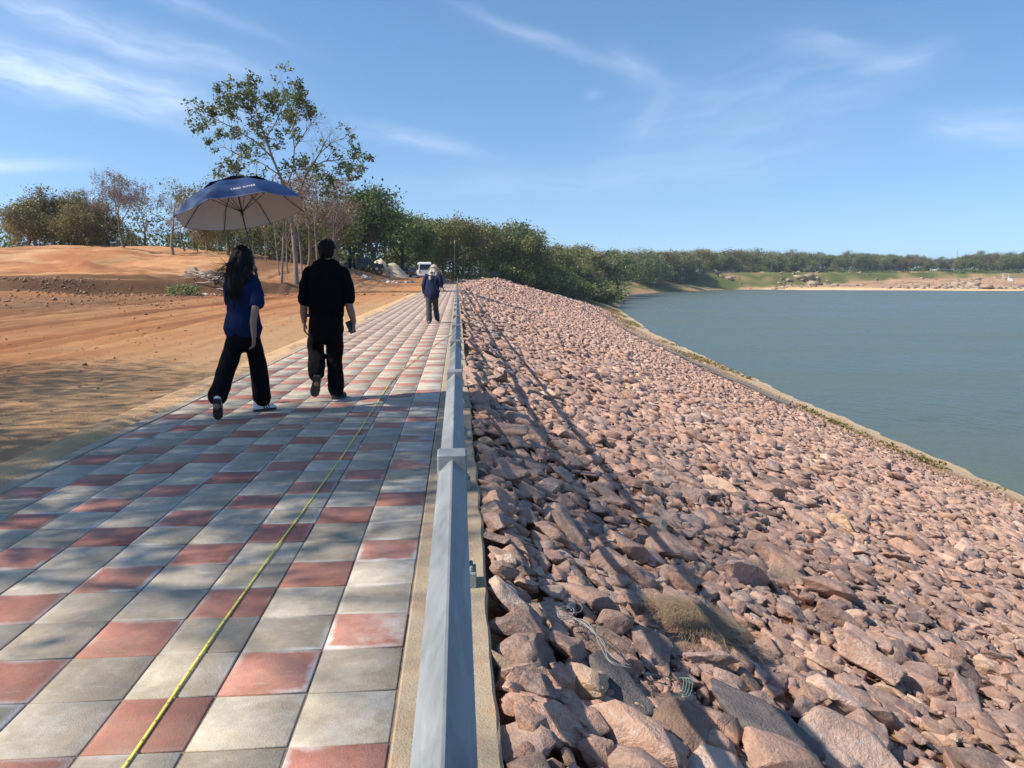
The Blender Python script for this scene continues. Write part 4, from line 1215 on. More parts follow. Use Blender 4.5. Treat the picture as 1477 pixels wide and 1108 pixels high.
def hero():
    """the tall airy tree with two main limbs"""
    rng = np.random.default_rng(42); Y = 66.0
    b0 = at(428, 411, Y); b0.z = gz(b0.x, b0.y) - .2
    root = empty('airy_tree', (b0.x, b0.y, b0.z + .1), 0, 'tall airy tree with sparse fresh green leaves on pale forked limbs', 'tree')
    def L(pts): return [at(px, py, Y + dy) - b0 for px, py, dy in pts]
    limbs = [(L([(428, 414, 0), (426, 375, 0), (423, 335, .2), (419, 300, .3), (414, 268, .2)]), (.30, .25, .22, .20, .18)),
             (L([(414, 268, .2), (402, 235, -.3), (390, 205, -.6), (380, 175, -.8), (372, 150, -.5), (365, 125, 0), (360, 102, .3)]), (.17, .14, .12, .10, .07, .05, .03)),
             (L([(420, 300, .3), (432, 262, .8), (440, 238, 1.2), (449, 222, 1.5), (462, 200, 1.2), (472, 178, 1.0)]), (.17, .14, .12, .10, .07, .04)),
             (L([(449, 222, 1.5), (470, 212, 1.8), (490, 210, 2.2), (510, 208, 2.4)]), (.09, .07, .05, .03)),
             (L([(390, 205, -.6), (365, 180, -1.2), (335, 160, -1.6), (308, 145, -1.8), (285, 138, -2)]), (.10, .08, .06, .045, .03)),
             (L([(402, 235, -.3), (375, 215, .5), (345, 205, 1.0), (315, 188, 1.4)]), (.08, .06, .045, .03)),
             (L([(380, 175, -.8), (395, 150, -.2), (405, 125, .6), (412, 105, 1)]), (.07, .055, .04, .025)),
             (L([(410, 258, .2), (422, 225, -1.2), (424, 190, -1.6), (420, 160, -1.8), (428, 132, -1.5)]), (.09, .07, .06, .045, .03)),
             (L([(424, 190, -1.6), (440, 165, -1.0), (452, 148, -.6)]), (.06, .045, .03)),
             (L([(440, 238, 1.2), (452, 245, -.5), (472, 240, -1.2), (488, 245, -1.6)]), (.07, .05, .04, .025)),
             (L([(414, 268, .2), (388, 250, -1.5), (358, 240, -2), (338, 242, -2.2)]), (.07, .055, .04, .025)),
             (L([(372, 150, -.5), (350, 130, -1.2), (335, 112, -1.5)]), (.05, .04, .025)),
             (L([(462, 200, 1.2), (480, 182, 2.2), (498, 175, 2.6)]), (.06, .045, .03))]
    root.scale = (.95, .95, .89)
    limbs = [(p, [q * .8 for q in r]) for p, r in limbs]
    tubes = [(p, r, 4) for p, r in limbs]; tips = []
    for p, r in limbs[1:]:
        n = len(p)
        for k in range(int(2.6 * n)):
            f = rng.uniform(.28, 1.0) * (n - 1); i = min(int(f), n - 2); q = p[i].lerp(p[i + 1], f - i)
            t = (p[i + 1] - p[i]).normalized(); o = t.orthogonal().normalized(); o.rotate(Matrix.Rotation(rng.uniform(0, 6.28), 3, t))
            an = R(rng.uniform(30, 75)); d = t * math.cos(an) + o * math.sin(an) + Vector((0, 0, .15))
            t1, t2 = grow(rng, q, d, rng.uniform(.9, 1.7), .028, 2, (2, 3), (25, 55), .62, .05, .2, segs=3, first=.35); tubes += t1; tips += t2
        t1, t2 = grow(rng, p[-1], p[-1] - p[-2], 1.2, .03, 2, (3, 4), (25, 55), .6, .05, .2, segs=3); tubes += t1; tips += t2
    keep = [t for t in tips if vnoise(t[0][0].x * .55 + 3, t[0][0].z * .55 + t[0][0].y * .3) > -.13]
    C, K = spray(rng, keep, 8.0, .13, (.35, 1.15))
    wmh = wood_mesh('trunk', tubes, (3, 3, 4, 5, 9)); wmh.materials.append(M['bark_pale'])
    # a second pale stem from the same foot
    lm = leaf_mesh('crown', C, .205, rng, .5, .75, clump=K); lm.materials.append(M['leaf_fresh'])
    link('trunk', wmh, None, root); link('crown', lm, None, root)
    for px, top, yy, lab in ((406, 330, 65.0, 'thin pale stem standing left of the foot of the tall airy tree'), (436, 336, 69.0, 'thin pale stem standing right of the foot of the tall airy tree')):
        c0 = at(px, 411, yy); c0.z = gz(c0.x, c0.y) - .2
        tb, tp = grow(rng, (0, 0, 0), (rng.normal(0, .06), 0, 1), 5.2, .13, 3, (2, 3), (20, 40), .5, .12, .07, first=.6)
        r2 = empty('slender_tree', c0, 0, lab, 'tree'); w2 = wood_mesh('trunk', tb); w2.materials.append(M['bark_pale']); link('trunk', w2, None, r2)
        C2, K2 = spray(rng, tp, 5, .3); l2 = leaf_mesh('crown', C2, .2, rng, clump=K2); l2.materials.append(M['leaf_brown']); link('crown', l2, None, r2)


hero()


def shade_tree():
    """stands left of the photographer and throws the long shadows over path and sand"""
    rng = np.random.default_rng(9)
    root = empty('shade_tree', (-13.2, 2.6, -.1), 0, 'tall spreading tree beside the path whose shade falls over the tiles', 'tree')
    tubes, tips = grow(rng, (0, 0, -.2), (.1, 0, 1), 7.0, .34, 4, (4, 5), (38, 72), .66, .06, .14, first=.5, flat=.12)
    tn = 1 / math.tan(R(SUN_EL))
    def falls(p):
        xs, ys = p.x - 13.2 + p.z * tn * math.cos(R(SUN_AZ)), p.y + 2.6 + p.z * tn * math.sin(R(SUN_AZ))
        return (4.1 < ys < 7.3 and xs < .05) or (ys < 13 and ys > 5.2 and xs < -3.6)
    keep = [t for t in tips if falls(t[0][1]) and rng.random() < .97]
    C, K = spray(rng, keep, 85.0, .58)
    wm2 = wood_mesh('trunk', tubes); wm2.materials.append(M['bark_mid']); link('trunk', wm2, None, root)
    lm = leaf_mesh('crown', C, .12, rng, clump=K); lm.materials.append(M['leaf_mid']); link('crown', lm, None, root)


shade_tree()


def undergrowth():
    rng = np.random.default_rng(31); C = []; K = []
    for n, (x0, x1), (y0, y1), h in ((13000, (-84, -18), (118, 150), 7.5), (7000, (-24, 9), (138, 178), 5.0), (2200, (-26, -10), (104, 128), 1.6), (4200, (9, 46), (172, 262), 2.6), (900, (30, 52), (262, 300), 3.0)):
        x = rng.uniform(x0, x1, n); y = rng.uniform(y0, y1, n); c = np.clip(.5 + 1.3 * fbm(x * .22, y * .22), 0, 1)
        ok = rng.random(n) < c * 1.2; xt = toe_x(y); ok &= x < xt - 1; ok &= ~((x > crest(y)[0] - 2) & (y < 160 + 58 * np.clip((x - 8) / 36, 0, 1)) & (x > -1))
        z = land(x, y)[0]; ok &= z > -7.6
        C.append(np.stack([x, y, z + rng.random(n) ** 1.6 * h * c], -1)[ok]); K.append(c[ok] * rng.random(ok.sum()))
    n = 6000; px_ = rng.random(n); x = np.interp(px_, [0, .12, .3, .6, 1], [85, 150, 260, 400, 560]); y = np.interp(px_, [0, .12, .3, .6, 1], [425, 505, 605, 680, 640]) + rng.uniform(-8, 75, n)
    x = x + rng.uniform(-12, 12, n); z = land(x, y)[0]; c = np.clip(.55 + 1.2 * fbm(x * .05, y * .05), 0, 1)
    S_ = np.concatenate([np.full(sum(len(q) for q in C), .75), np.full(n, 2.0)]); C.append(np.stack([x, y, z + rng.random(n) * (2 + 5 * c)], -1)); K.append(c * rng.random(n))
    C = np.concatenate(C); K = np.concatenate(K)
    keepm = np.ones(len(C), bool); lm = leaf_mesh('undergrowth', np.repeat(C, 2, 0) + rng.normal(0, .25, (len(C) * 2, 3)), np.repeat(S_, 2) * .62, rng, clump=np.repeat(K, 2)); tag(link('undergrowth', lm, M['leaf_mid']), kind='stuff')


undergrowth()


# ---------------------------------------------------------------- people
M['skin'] = simple('skin', (.27, .145, .095), .55, 0, .1, 12.0)
M['skin_f'] = simple('fair_skin', (.27, .155, .105), .55, 0, .1, 12.0)
M['hair'] = simple('black_hair', (.007, .005, .0045), .6, 0, .4, 40.0, spec=.15)
M['black_cloth'] = simple('black_cloth', (.0045, .0045, .0055), .95, 0, .2, 30.0, .1, spec=.08)
M['black_trouser'] = simple('black_trouser', (.0065, .006, .007), .95, 0, .25, 20.0, .15, spec=.08)
M['navy_cloth'] = simple('navy_scrub', (.006, .016, .056), .9, 0, .15, 20.0, .1, spec=.12)
M['jacket'] = simple('navy_jacket', (.020, .025, .062), .9, 0, .2, 14.0, .1, spec=.15)
M['grey_cloth'] = simple('grey_trouser', (.045, .043, .042), .9, 0, .2, 14.0, .1)
M['white_shoe'] = simple('white_shoe', (.72, .71, .68), .5, 0, .05, 20.0)
M['dark_sole'] = simple('dark_sole', (.035, .028, .024), .7, 0, .2, 20.0)
M['shoe_black'] = simple('dark_shoe', (.03, .028, .027), .6, 0, .2, 20.0)
M['cream'] = simple('cream_cloth', (.46, .40, .31), .85, 0, .1, 14.0)
M['plastic'] = simple('black_plastic', (.012, .012, .013), .3, 0, .1, 14.0)
M['red'] = simple('red_plastic', (.5, .03, .04), .4, 0, .1, 14.0)


def V3(p): return Vector(p)


def hand(b, wrist, dirv, palm_n, thumb_side, curl=.5, s=1.0):
    """palm, four curled fingers of unequal length and a thumb leaving the side of the palm"""
    w = V3(wrist); d = V3(dirv).normalized(); n = V3(palm_n); n = (n - d * n.dot(d)).normalized(); t = V3(thumb_side); t = (t - d * t.dot(d) - n * t.dot(n)).normalized()
    b.limb([w - d * .01, w + d * .04 * s, w + d * .082 * s], [(.024 * s, .017 * s), (.036 * s, .016 * s), (.038 * s, .013 * s)], 12, ref=t)
    for k, (off, L, r) in enumerate(((.029, .068, .0085), (.010, .077, .0088), (-.009, .071, .0084), (-.027, .056, .0074))):
        p = w + d * .080 * s + t * off * s; dd = d.copy(); pts = [p - d * .02 * s, p]; c = curl * (1 + .12 * k)
        for seg in (.46, .30, .24):
            ax = t
            dd = (Matrix.Rotation(c * .75 if d.cross(n).dot(t) > 0 else -c * .75, 3, ax) @ dd).normalized()
            if seg == .46 and dd.dot(n) < 0: pass
            p = p + dd * L * seg * s; pts.append(p)
        b.limb(pts, [r * s * q for q in (1.05, 1.05, 1, .92, .8)], 8, ref=t)
    p = w + d * .022 * s + t * .026 * s
    q = p + (d * .5 + t * .8 + n * .25).normalized() * .030 * s; q2 = q + (d * .85 + t * .35 + n * .35).normalized() * .032 * s; q3 = q2 + (d * .95 + n * .3).normalized() * .024 * s
    b.limb([p - t * .008, q, q2, q3], [.013 * s, .0115 * s, .0098 * s, .008 * s], 8, ref=n)


def head(b, c, fwd, s=1.0):
    """skull, jaw, brow, nose, lips, ears; c = centre of the skull"""
    c = V3(c); f = V3(fwd).normalized(); r = V3((f.y, -f.x, 0)).normalized(); u = r.cross(f)
    m = Matrix((r, f, u)).transposed()
    P = lambda x, y, z: c + (r * x + f * y + u * z) * s
    b.ellipsoid(c, (.077 * s, .096 * s, .100 * s), mtx=m)
    b.ellipsoid(P(0, .028, -.060), (.058 * s, .062 * s, .066 * s), mtx=m)
    b.ellipsoid(P(0, .055, -.100), (.030 * s, .030 * s, .024 * s), mtx=m)
    b.limb([P(0, .090, .004), P(0, .106, -.028), P(0, .112, -.042)], [.011 * s, .014 * s, .015 * s], 8, ref=r)
    b.limb([P(-.045, .079, .020), P(0, .090, .024), P(.045, .079, .020)], [.012 * s] * 3, 8, ref=u)
    b.limb([P(-.020, .083, -.072), P(0, .090, -.070), P(.020, .083, -.072)], [.008 * s] * 3, 8, ref=u)
    for sx in (-1, 1):
        b.ellipsoid(P(sx * .079, -.008, -.012), (.012 * s, .020 * s, .033 * s), mtx=m)
        b.ellipsoid(P(sx * .040, .066, -.030), (.026 * s, .020 * s, .022 * s), mtx=m)
    return P, m


def eyes(P, m, root, s=1.0):
    for sx in (-1, 1):
        q = MB().ellipsoid(P(sx * .031, .0835, .000), (.0125 * s, .006 * s, .008 * s), mtx=m)
        q.build('eye', M['plastic'], root, smooth=True, world=True)


def shoe(root, heel, toe, up, upper, sole_mat, stripes=None, L=None, s=1.0):
    """heel and toe are the two ends of the sole on its underside"""
    h, t = V3(heel), V3(toe); d = (t - h).normalized(); u = V3(up); u = (u - d * u.dot(d)).normalized(); sd = d.cross(u); Ln = (t - h).length
    P = lambda f, z, x=0: h + d * (Ln * f) + u * (z * s) + sd * (x * s)
    b = MB()
    b.limb([P(.10, .045), P(.35, .045), P(.66, .038), P(.88, .032)], [(.036 * s, .036 * s), (.040 * s, .037 * s), (.046 * s, .028 * s), (.038 * s, .021 * s)], 12, ref=sd)
    b.limb([P(.16, .05), P(.17, .095)], [(.034 * s, .040 * s), (.033 * s, .040 * s)], 12, ref=sd)
    o = remesh(b, 'shoe', .007, upper, root, 3)
    q = MB()
    prof = [(0.0, .028), (.06, .036), (.3, .036), (.5, .040), (.7, .047), (.88, .040), (.97, .024), (1.0, .008)]
    ring = [(f, -w) for f, w in prof] + [(f, w) for f, w in prof[::-1]]
    n = len(ring); Vv = [P(f, 0, w) for f, w in ring] + [P(f, .026, w * 1.02) for f, w in ring]
    q.add(Vv, [tuple(range(n)), tuple(range(n, 2 * n))[::-1]] + [(i, n + i, n + (i + 1) % n, (i + 1) % n) for i in range(n)])
    q.build('sole', sole_mat, o, bevel=.004, world=True)
    if stripes:
        for k in range(3):
            for sx in (-1, 1):
                z = MB(); f = .36 + .11 * k
                z.limb([P(f + .05, .030, sx * .040), P(f + .02, .048, sx * .0415), P(f - .02, .072, sx * .033)], [(.006 * s, .004 * s)] * 3, 6, ref=d)
                z.build('stripe', stripes, o, world=True, smooth=True)
    return o


def woman():
    root = empty('person', (-2.12, 7.78, 0), 0, 'woman in navy short sleeved top and wide black trousers holding an umbrella', 'person')
    S = M['skin_f']
    b = MB(); fw = (.62, .78, -.02)
    P, m = head(b, (-2.098, 7.87, 1.545), fw, .98)
    b.limb([(-2.108, 7.845, 1.47), (-2.118, 7.825, 1.36)], [(.050, .052), (.058, .058)])
    # torso, hips, legs under the clothes
    b.limb([(-2.118, 7.825, 1.30), (-2.12, 7.81, 1.20), (-2.125, 7.80, 1.04), (-2.128, 7.79, .90)], [(.10, .06), (.135, .095), (.118, .088), (.15, .11)])
    b.limb([(-2.185, 7.79, .86), (-2.275, 7.70, .50), (-2.305, 7.45, .19), (-2.307, 7.42, .15)], [.085, .058, .042, .038])
    b.limb([(-2.065, 7.79, .86), (-2.035, 7.93, .46), (-2.045, 8.00, .12)], [.085, .056, .04])
    # right arm hangs down, left arm is raised in front and grips the shaft
    b.limb([(-1.985, 7.80, 1.28), (-1.958, 7.745, 1.15), (-1.972, 7.665, 1.04), (-1.985, 7.635, .93), (-1.985, 7.64, .80)], [.046, .042, .037, .034, .025])
    hand(b, (-1.985, 7.642, .795), (-.10, .14, -1), (-1, .1, 0), (.1, 1, 0), .42, .97)
    b.limb([(-2.25, 7.82, 1.29), (-2.27, 7.93, 1.13), (-2.215, 8.03, 1.24), (-2.125, 8.115, 1.385)], [.046, .040, .035, .025])
    hand(b, (-2.12, 8.118, 1.39), (.45, .1, .9), (.5, .6, -.3), (-.7, .5, .3), 1.15, .97)
    body = remesh(b, 'body', .0062, S, root, 2)
    eyes(P, m, root, .98)
    c = MB()      # top
    c.limb([(-2.118, 7.828, 1.335), (-2.12, 7.815, 1.25), (-2.12, 7.81, 1.14), (-2.123, 7.80, 1.02), (-2.127, 7.795, .92), (-2.126, 7.79, .865)], [(.135, .075), (.160, .115), (.158, .122), (.155, .115), (.175, .135), (.195, .145)], 18)
    c.limb([(-1.995, 7.805, 1.300), (-1.966, 7.765, 1.20), (-1.958, 7.725, 1.115)], [(.062, .066), (.066, .066), (.070, .070)])
    c.limb([(-2.243, 7.825, 1.300), (-2.262, 7.88, 1.20), (-2.268, 7.925, 1.13)], [(.062, .066), (.064, .066), (.066, .068)])
    c.limb([(-2.125, 7.83, 1.345), (-2.112, 7.845, 1.385)], [(.075, .066), (.062, .06)])
    o = remesh(c, 'top', .008, M['navy_cloth'], root, 4, .010, 9.0, 3.0, .45)
    c = MB()      # wide trousers
    c.limb([(-2.125, 7.79, .93), (-2.125, 7.79, .84), (-2.125, 7.785, .76)], [(.145, .115), (.160, .128), (.155, .125)], 18)
    c.limb([(-2.185, 7.785, .80), (-2.235, 7.735, .62), (-2.275, 7.675, .46), (-2.30, 7.575, .32), (-2.318, 7.51, .235)], [(.092, .108), (.090, .102), (.088, .098), (.090, .098), (.095, .100)], 16)
    c.limb([(-2.06, 7.795, .80), (-2.035, 7.86, .62), (-2.022, 7.915, .44), (-2.022, 7.955, .28), (-2.024, 7.975, .135)], [(.092, .108), (.086, .102), (.084, .098), (.088, .104), (.094, .115)], 16)
    remesh(c, 'trousers', .009, M['black_trouser'], root, 4, .013, 8.0, 7.0, .5)
    # left foot trails with its heel up and the sole showing, right foot is planted turned out
    shoe(root, (-2.290, 7.375, .215), (-2.318, 7.475, .002), (-.12, .9, .42), M['white_shoe'], M['dark_sole'], M['black_cloth'])
    shoe(root, (-2.09, 7.90, .003), (-1.90, 8.055, .003), (0, 0, 1), M['white_shoe'], M['dark_sole'], M['black_cloth'])
    # long hair
    h = MB(); c0 = V3((-2.100, 7.855, 1.560))
    h.ellipsoid(c0 + V3((-.012, -.016, .008)), (.098, .108, .108))
    h.limb([(-2.135, 7.80, 1.56), (-2.165, 7.755, 1.46), (-2.180, 7.725, 1.34), (-2.180, 7.700, 1.24), (-2.178, 7.695, 1.17)], [(.076, .056), (.086, .056), (.080, .046), (.060, .034), (.030, .018)], 14)
    h.limb([(-2.055, 7.83, 1.54), (-2.060, 7.78, 1.44), (-2.085, 7.735, 1.35), (-2.10, 7.71, 1.27)], [(.060, .050), (.055, .045), (.045, .034), (.02, .016)], 12)
    h.limb([(-2.165, 7.81, 1.52), (-2.215, 7.76, 1.44), (-2.215, 7.72, 1.33), (-2.20, 7.70, 1.22)], [(.050, .045), (.042, .04), (.035, .03), (.012, .012)], 12)
    hair = remesh(h, 'hair', .008, M['hair'], root, 3, .014, 26.0, 2.0, .25)
    rng = np.random.default_rng(6); st = MB()
    for k in range(45):      # strands lifted by the wind
        z = rng.uniform(1.36, 1.50); x0 = -2.19 + rng.normal(0, .015); y0 = 7.76 + rng.normal(0, .03)
        L = rng.uniform(.08, .22); dz = rng.normal(.0, .03) + (.03 if rng.random() < .5 else -.09)
        st.tube([(x0 + .05, y0, z + .05), (x0 - L * .35, y0 - .02, z + .005), (x0 - L * .75, y0 - .035 + rng.normal(0, .01), z - .012 + dz * .5), (x0 - L, y0 - .04, z + dz)], [.0030, .0026, .0018, .0008], 3)
    for k in range(80):
        a = rng.uniform(0, 6.28); x0 = -2.165 + .07 * math.cos(a) * 1.1; y0 = 7.72 + .045 * math.sin(a); L = rng.uniform(.10, .22)
        z0 = rng.uniform(1.22, 1.36); st.tube([(x0, y0, z0), (x0 + rng.normal(0, .012), y0 - .012, z0 - L * .5), (x0 + rng.normal(0, .025), y0 - .012, z0 - L)], [.004, .003, .001], 3)
    st.build('loose_strands', M['hair'], hair, world=True)


def man():
    root = empty('person', (-1.45, 8.6, 0), 0, 'man walking away in black polo shirt and black trousers', 'person')
    b = MB(); fw = (.12, .99, -.03)
    P, m = head(b, (-1.428, 8.70, 1.655), fw, 1.06)
    b.limb([(-1.432, 8.685, 1.57), (-1.44, 8.675, 1.46)], [(.062, .064), (.070, .070)])
    b.limb([(-1.443, 8.67, 1.39), (-1.447, 8.665, 1.25), (-1.452, 8.66, 1.08), (-1.455, 8.655, .92)], [(.125, .07), (.165, .115), (.165, .118), (.165, .12)])
    b.limb([(-1.545, 8.655, .88), (-1.585, 8.72, .53), (-1.548, 8.47, .26), (-1.547, 8.455, .22)], [.095, .066, .05, .045])
    b.limb([(-1.372, 8.655, .88), (-1.385, 8.70, .46), (-1.375, 8.69, .10)], [.095, .064, .046])
    b.limb([(-1.635, 8.68, 1.385), (-1.678, 8.665, 1.22), (-1.690, 8.645, 1.09), (-1.700, 8.665, .98), (-1.706, 8.69, .875)], [.058, .052, .044, .042, .030])
    hand(b, (-1.706, 8.692, .872), (-.02, .16, -1), (1, .2, 0), (.1, 1, 0), .35, 1.08)
    b.limb([(-1.252, 8.68, 1.385), (-1.218, 8.66, 1.22), (-1.204, 8.635, 1.08), (-1.180, 8.655, .97), (-1.160, 8.685, .875)], [.058, .052, .044, .042, .030])
    hand(b, (-1.159, 8.688, .872), (-.06, .14, -1), (-1, .15, 0), (-.1, 1, 0), .75, 1.08)
    remesh(b, 'body', .0064, M['skin'], root, 2); eyes(P, m, root, 1.06)
    c = MB()
    c.limb([(-1.443, 8.672, 1.445), (-1.444, 8.668, 1.37), (-1.447, 8.665, 1.22), (-1.451, 8.66, 1.06), (-1.455, 8.658, .955)], [(.170, .100), (.205, .135), (.203, .148), (.198, .145), (.192, .142)], 18)
    c.limb([(-1.625, 8.682, 1.405), (-1.664, 8.672, 1.28), (-1.680, 8.655, 1.125)], [(.076, .080), (.078, .080), (.080, .084)])
    c.limb([(-1.262, 8.682, 1.405), (-1.226, 8.672, 1.28), (-1.210, 8.655, 1.125)], [(.076, .080), (.078, .080), (.080, .084)])
    c.limb([(-1.441, 8.672, 1.455), (-1.437, 8.678, 1.515)], [(.088, .080), (.073, .072)])
    remesh(c, 'polo_shirt', .009, M['black_cloth'], root, 4, .010, 8.0, 5.0, .5)
    c = MB()
    c.limb([(-1.455, 8.657, .985), (-1.456, 8.655, .88), (-1.458, 8.655, .78)], [(.182, .132), (.192, .142), (.185, .14)], 18)
    c.limb([(-1.548, 8.655, .82), (-1.580, 8.69, .66), (-1.588, 8.715, .54), (-1.572, 8.61, .42), (-1.555, 8.49, .315)], [(.104, .118), (.098, .108), (.094, .10), (.094, .098), (.082, .088)], 16)
    c.limb([(-1.368, 8.655, .82), (-1.378, 8.675, .64), (-1.384, 8.69, .46), (-1.382, 8.69, .26), (-1.378, 8.69, .105)], [(.104, .118), (.094, .106), (.088, .098), (.085, .095), (.088, .10)], 16)
    remesh(c, 'trousers', .009, M['black_trouser'], root, 4, .016, 9.0, 11.0, .8)
    shoe(root, (-1.530, 8.395, .300), (-1.585, 8.475, .058), (-.05, .93, .30), M['shoe_black'], M['dark_sole'], None, s=1.12)
    shoe(root, (-1.395, 8.625, .003), (-1.318, 8.885, .003), (0, 0, 1), M['shoe_black'], M['dark_sole'], None, s=1.12)
    h = MB(); c0 = V3((-1.428, 8.70, 1.655))
    h.ellipsoid(c0 + V3((-.002, -.014, .030)), (.094, .106, .096)); h.ellipsoid(c0 + V3((-.004, -.046, -.020)), (.082, .070, .086))
    remesh(h, 'hair', .007, M['hair'], root, 2, .012, 38.0, 1.0)
    q = MB(); q.box(-.20, .2, -.005, .005, -.016, .016)
    bl = MB(); bl.limb([(-1.456, 8.656, .965), (-1.456, 8.656, .930)], [(.200, .150), (.200, .150)], 20)
    bk = MB(); bk.box(-.03, .03, -.012, .012, -.018, .018, Matrix.Translation((-1.655, 8.645, .945))).build('belt_pouch', M['plastic'], root, bevel=.006, world=True)
    # the phone is held, so it is a thing of its own
    ph = MB(); mt = Matrix.Translation((-1.196, 8.690, .812)) @ Matrix.Rotation(R(-24), 4, 'Y') @ Matrix.Rotation(R(25), 4, 'Z')
    ph.box(-.036, .036, -.0065, .0065, -.072, .072, mt); o = ph.build('phone', M['plastic'], None, bevel=.004)
    tag(o, 'dark phone held in the right hand of the man in black', 'phone')
    ln = MB(); ln.box(.004, .028, -.009, -.006, .03, .062, mt); ln.build('camera_bump', M['dark_sole'], o, bevel=.001)


def worker():
    root = empty('person', (-.7, 22.7, 0), 0, 'stooping worker in navy jacket, grey trousers and pale cloth hat walking away along the tiles', 'person')
    b = MB(); P, m = head(b, (-.685, 22.88, 1.545), (-.15, .9, -.4), 1.02)
    b.limb([(-.69, 22.82, 1.47), (-.705, 22.74, 1.38)], [.06, .068])
    b.limb([(-.71, 22.72, 1.35), (-.73, 22.67, 1.15), (-.745, 22.65, .90)], [(.16, .10), (.165, .12), (.15, .11)])
    b.limb([(-.825, 22.64, .85), (-.835, 22.60, .47), (-.826, 22.43, .10)], [.09, .062, .045])
    b.limb([(-.665, 22.64, .85), (-.655, 22.80, .48), (-.625, 22.72, .14)], [.09, .062, .045])
    b.limb([(-.90, 22.70, 1.36), (-.99, 22.66, 1.10), (-.975, 22.72, .84)], [.055, .046, .03]); hand(b, (-.975, 22.722, .835), (.02, .15, -1), (1, 0, 0), (0, 1, 0), .5, 1.05)
    b.limb([(-.525, 22.70, 1.36), (-.465, 22.62, 1.14), (-.47, 22.78, 1.07)], [.055, .046, .03]); hand(b, (-.47, 22.785, 1.07), (.1, .95, -.05), (-.6, 0, -.8), (-.3, .1, .9), 1.1, 1.05)
    remesh(b, 'body', .008, M['skin'], root, 2); eyes(P, m, root, 1.02)
    c = MB()
    c.limb([(-.708, 22.735, 1.375), (-.715, 22.72, 1.28), (-.73, 22.68, 1.08), (-.745, 22.655, .92), (-.75, 22.65, .82)], [(.165, .10), (.215, .145), (.215, .155), (.215, .155), (.215, .155)], 18)
    c.limb([(-.885, 22.705, 1.355), (-.965, 22.68, 1.20), (-.992, 22.665, 1.08), (-.978, 22.71, .90)], [.078, .076, .070, .058])
    c.limb([(-.535, 22.705, 1.355), (-.485, 22.66, 1.22), (-.463, 22.63, 1.13), (-.47, 22.72, 1.085)], [.078, .074, .068, .056])
    c.limb([(-.705, 22.745, 1.40), (-.70, 22.77, 1.44)], [.09, .08])
    j = remesh(c, 'jacket', .011, M['jacket'], root, 4, .014, 7.0, 2.0, .6)
    st = MB(); st.limb([(-.60, 22.565, 1.36), (-.66, 22.535, 1.20), (-.60, 22.53, 1.00), (-.53, 22.60, .90)], [(.022, .008)] * 4, 8, ref=(1, 0, 0)); st.build('shoulder_strap', M['plastic'], root, world=True, smooth=True)
    pt = MB().limb([(-.80, 22.565, 1.33), (-.795, 22.55, 1.27)], [(.035, .01)] * 2, 8); pt.build('back_patch', M['cream'], j, world=True, smooth=True)
    c = MB()
    c.limb([(-.745, 22.65, .92), (-.745, 22.65, .80)], [(.175, .135), (.178, .138)], 18)
    c.limb([(-.828, 22.645, .82), (-.842, 22.61, .50), (-.840, 22.50, .27), (-.832, 22.45, .10)], [(.098, .11), (.086, .095), (.084, .09), (.088, .092)], 14)
    c.limb([(-.663, 22.645, .82), (-.652, 22.78, .50), (-.635, 22.76, .30), (-.622, 22.74, .15)], [(.098, .11), (.086, .095), (.082, .09), (.084, .092)], 14)
    remesh(c, 'trousers', .011, M['grey_cloth'], root, 4, .014, 8.0, 9.0, .7)
    shoe(root, (-.835, 22.36, .003), (-.845, 22.62, .003), (0, 0, 1), simple('grey_shoe', (.25, .24, .22), .7), M['dark_sole'])
    shoe(root, (-.615, 22.66, .15), (-.575, 22.84, .02), (.0, .6, .8), M['shoe_black'], M['dark_sole'])
    h = MB(); m2 = Matrix.Rotation(R(-24), 3, 'X'); h.ellipsoid((-.685, 22.87, 1.60), (.108, .120, .095), mtx=m2); h.ellipsoid((-.69, 22.88, 1.555), (.165, .19, .018), mtx=m2)
    h.limb([(-.70, 22.77, 1.56), (-.715, 22.72, 1.46), (-.725, 22.69, 1.40)], [(.10, .035), (.13, .04), (.15, .05)], 14)
    h.limb([(-.80, 22.72, 1.43), (-.86, 22.68, 1.385)], [(.05, .035), (.04, .03)], 10)
    remesh(h, 'cloth_hat', .009, M['cream'], root, 3, .012, 14.0, 4.0)
    # held things
    q = MB(); a, e = V3((-.455, 22.88, 1.10)), V3((-.895, 22.56, .012)); d = (e - a)
    q.tube([a - d * .06, a + d * .5, e], [.011, .011, .010], 8); o = q.build('stick', simple('pale_stick', (.52, .46, .36), .6), smooth=True); tag(o, 'thin pale stick held slanting down by the stooping worker', 'stick')
    q = MB(); mt = Matrix.Translation((-.415, 22.86, .96)); q.cyl((-.43, 22.83, .955), (-.405, 22.83, .965), .062, 20); q.limb([(-.46, 22.86, 1.05), (-.425, 22.84, 1.0)], [.016, .016], 8)
    o = q.build('tape_reel', M['red'], smooth=False); tag(o, 'red tape reel hanging from the right hand of the stooping worker', 'tape reel')
    q = MB().limb([(-.41, 22.83, .955), (-.36, 22.80, .93), (-.325, 22.80, .905)], [.010, .010, .014], 8); q.build('crank_handle', M['plastic'], o, smooth=True)


woman(); man(); worker()


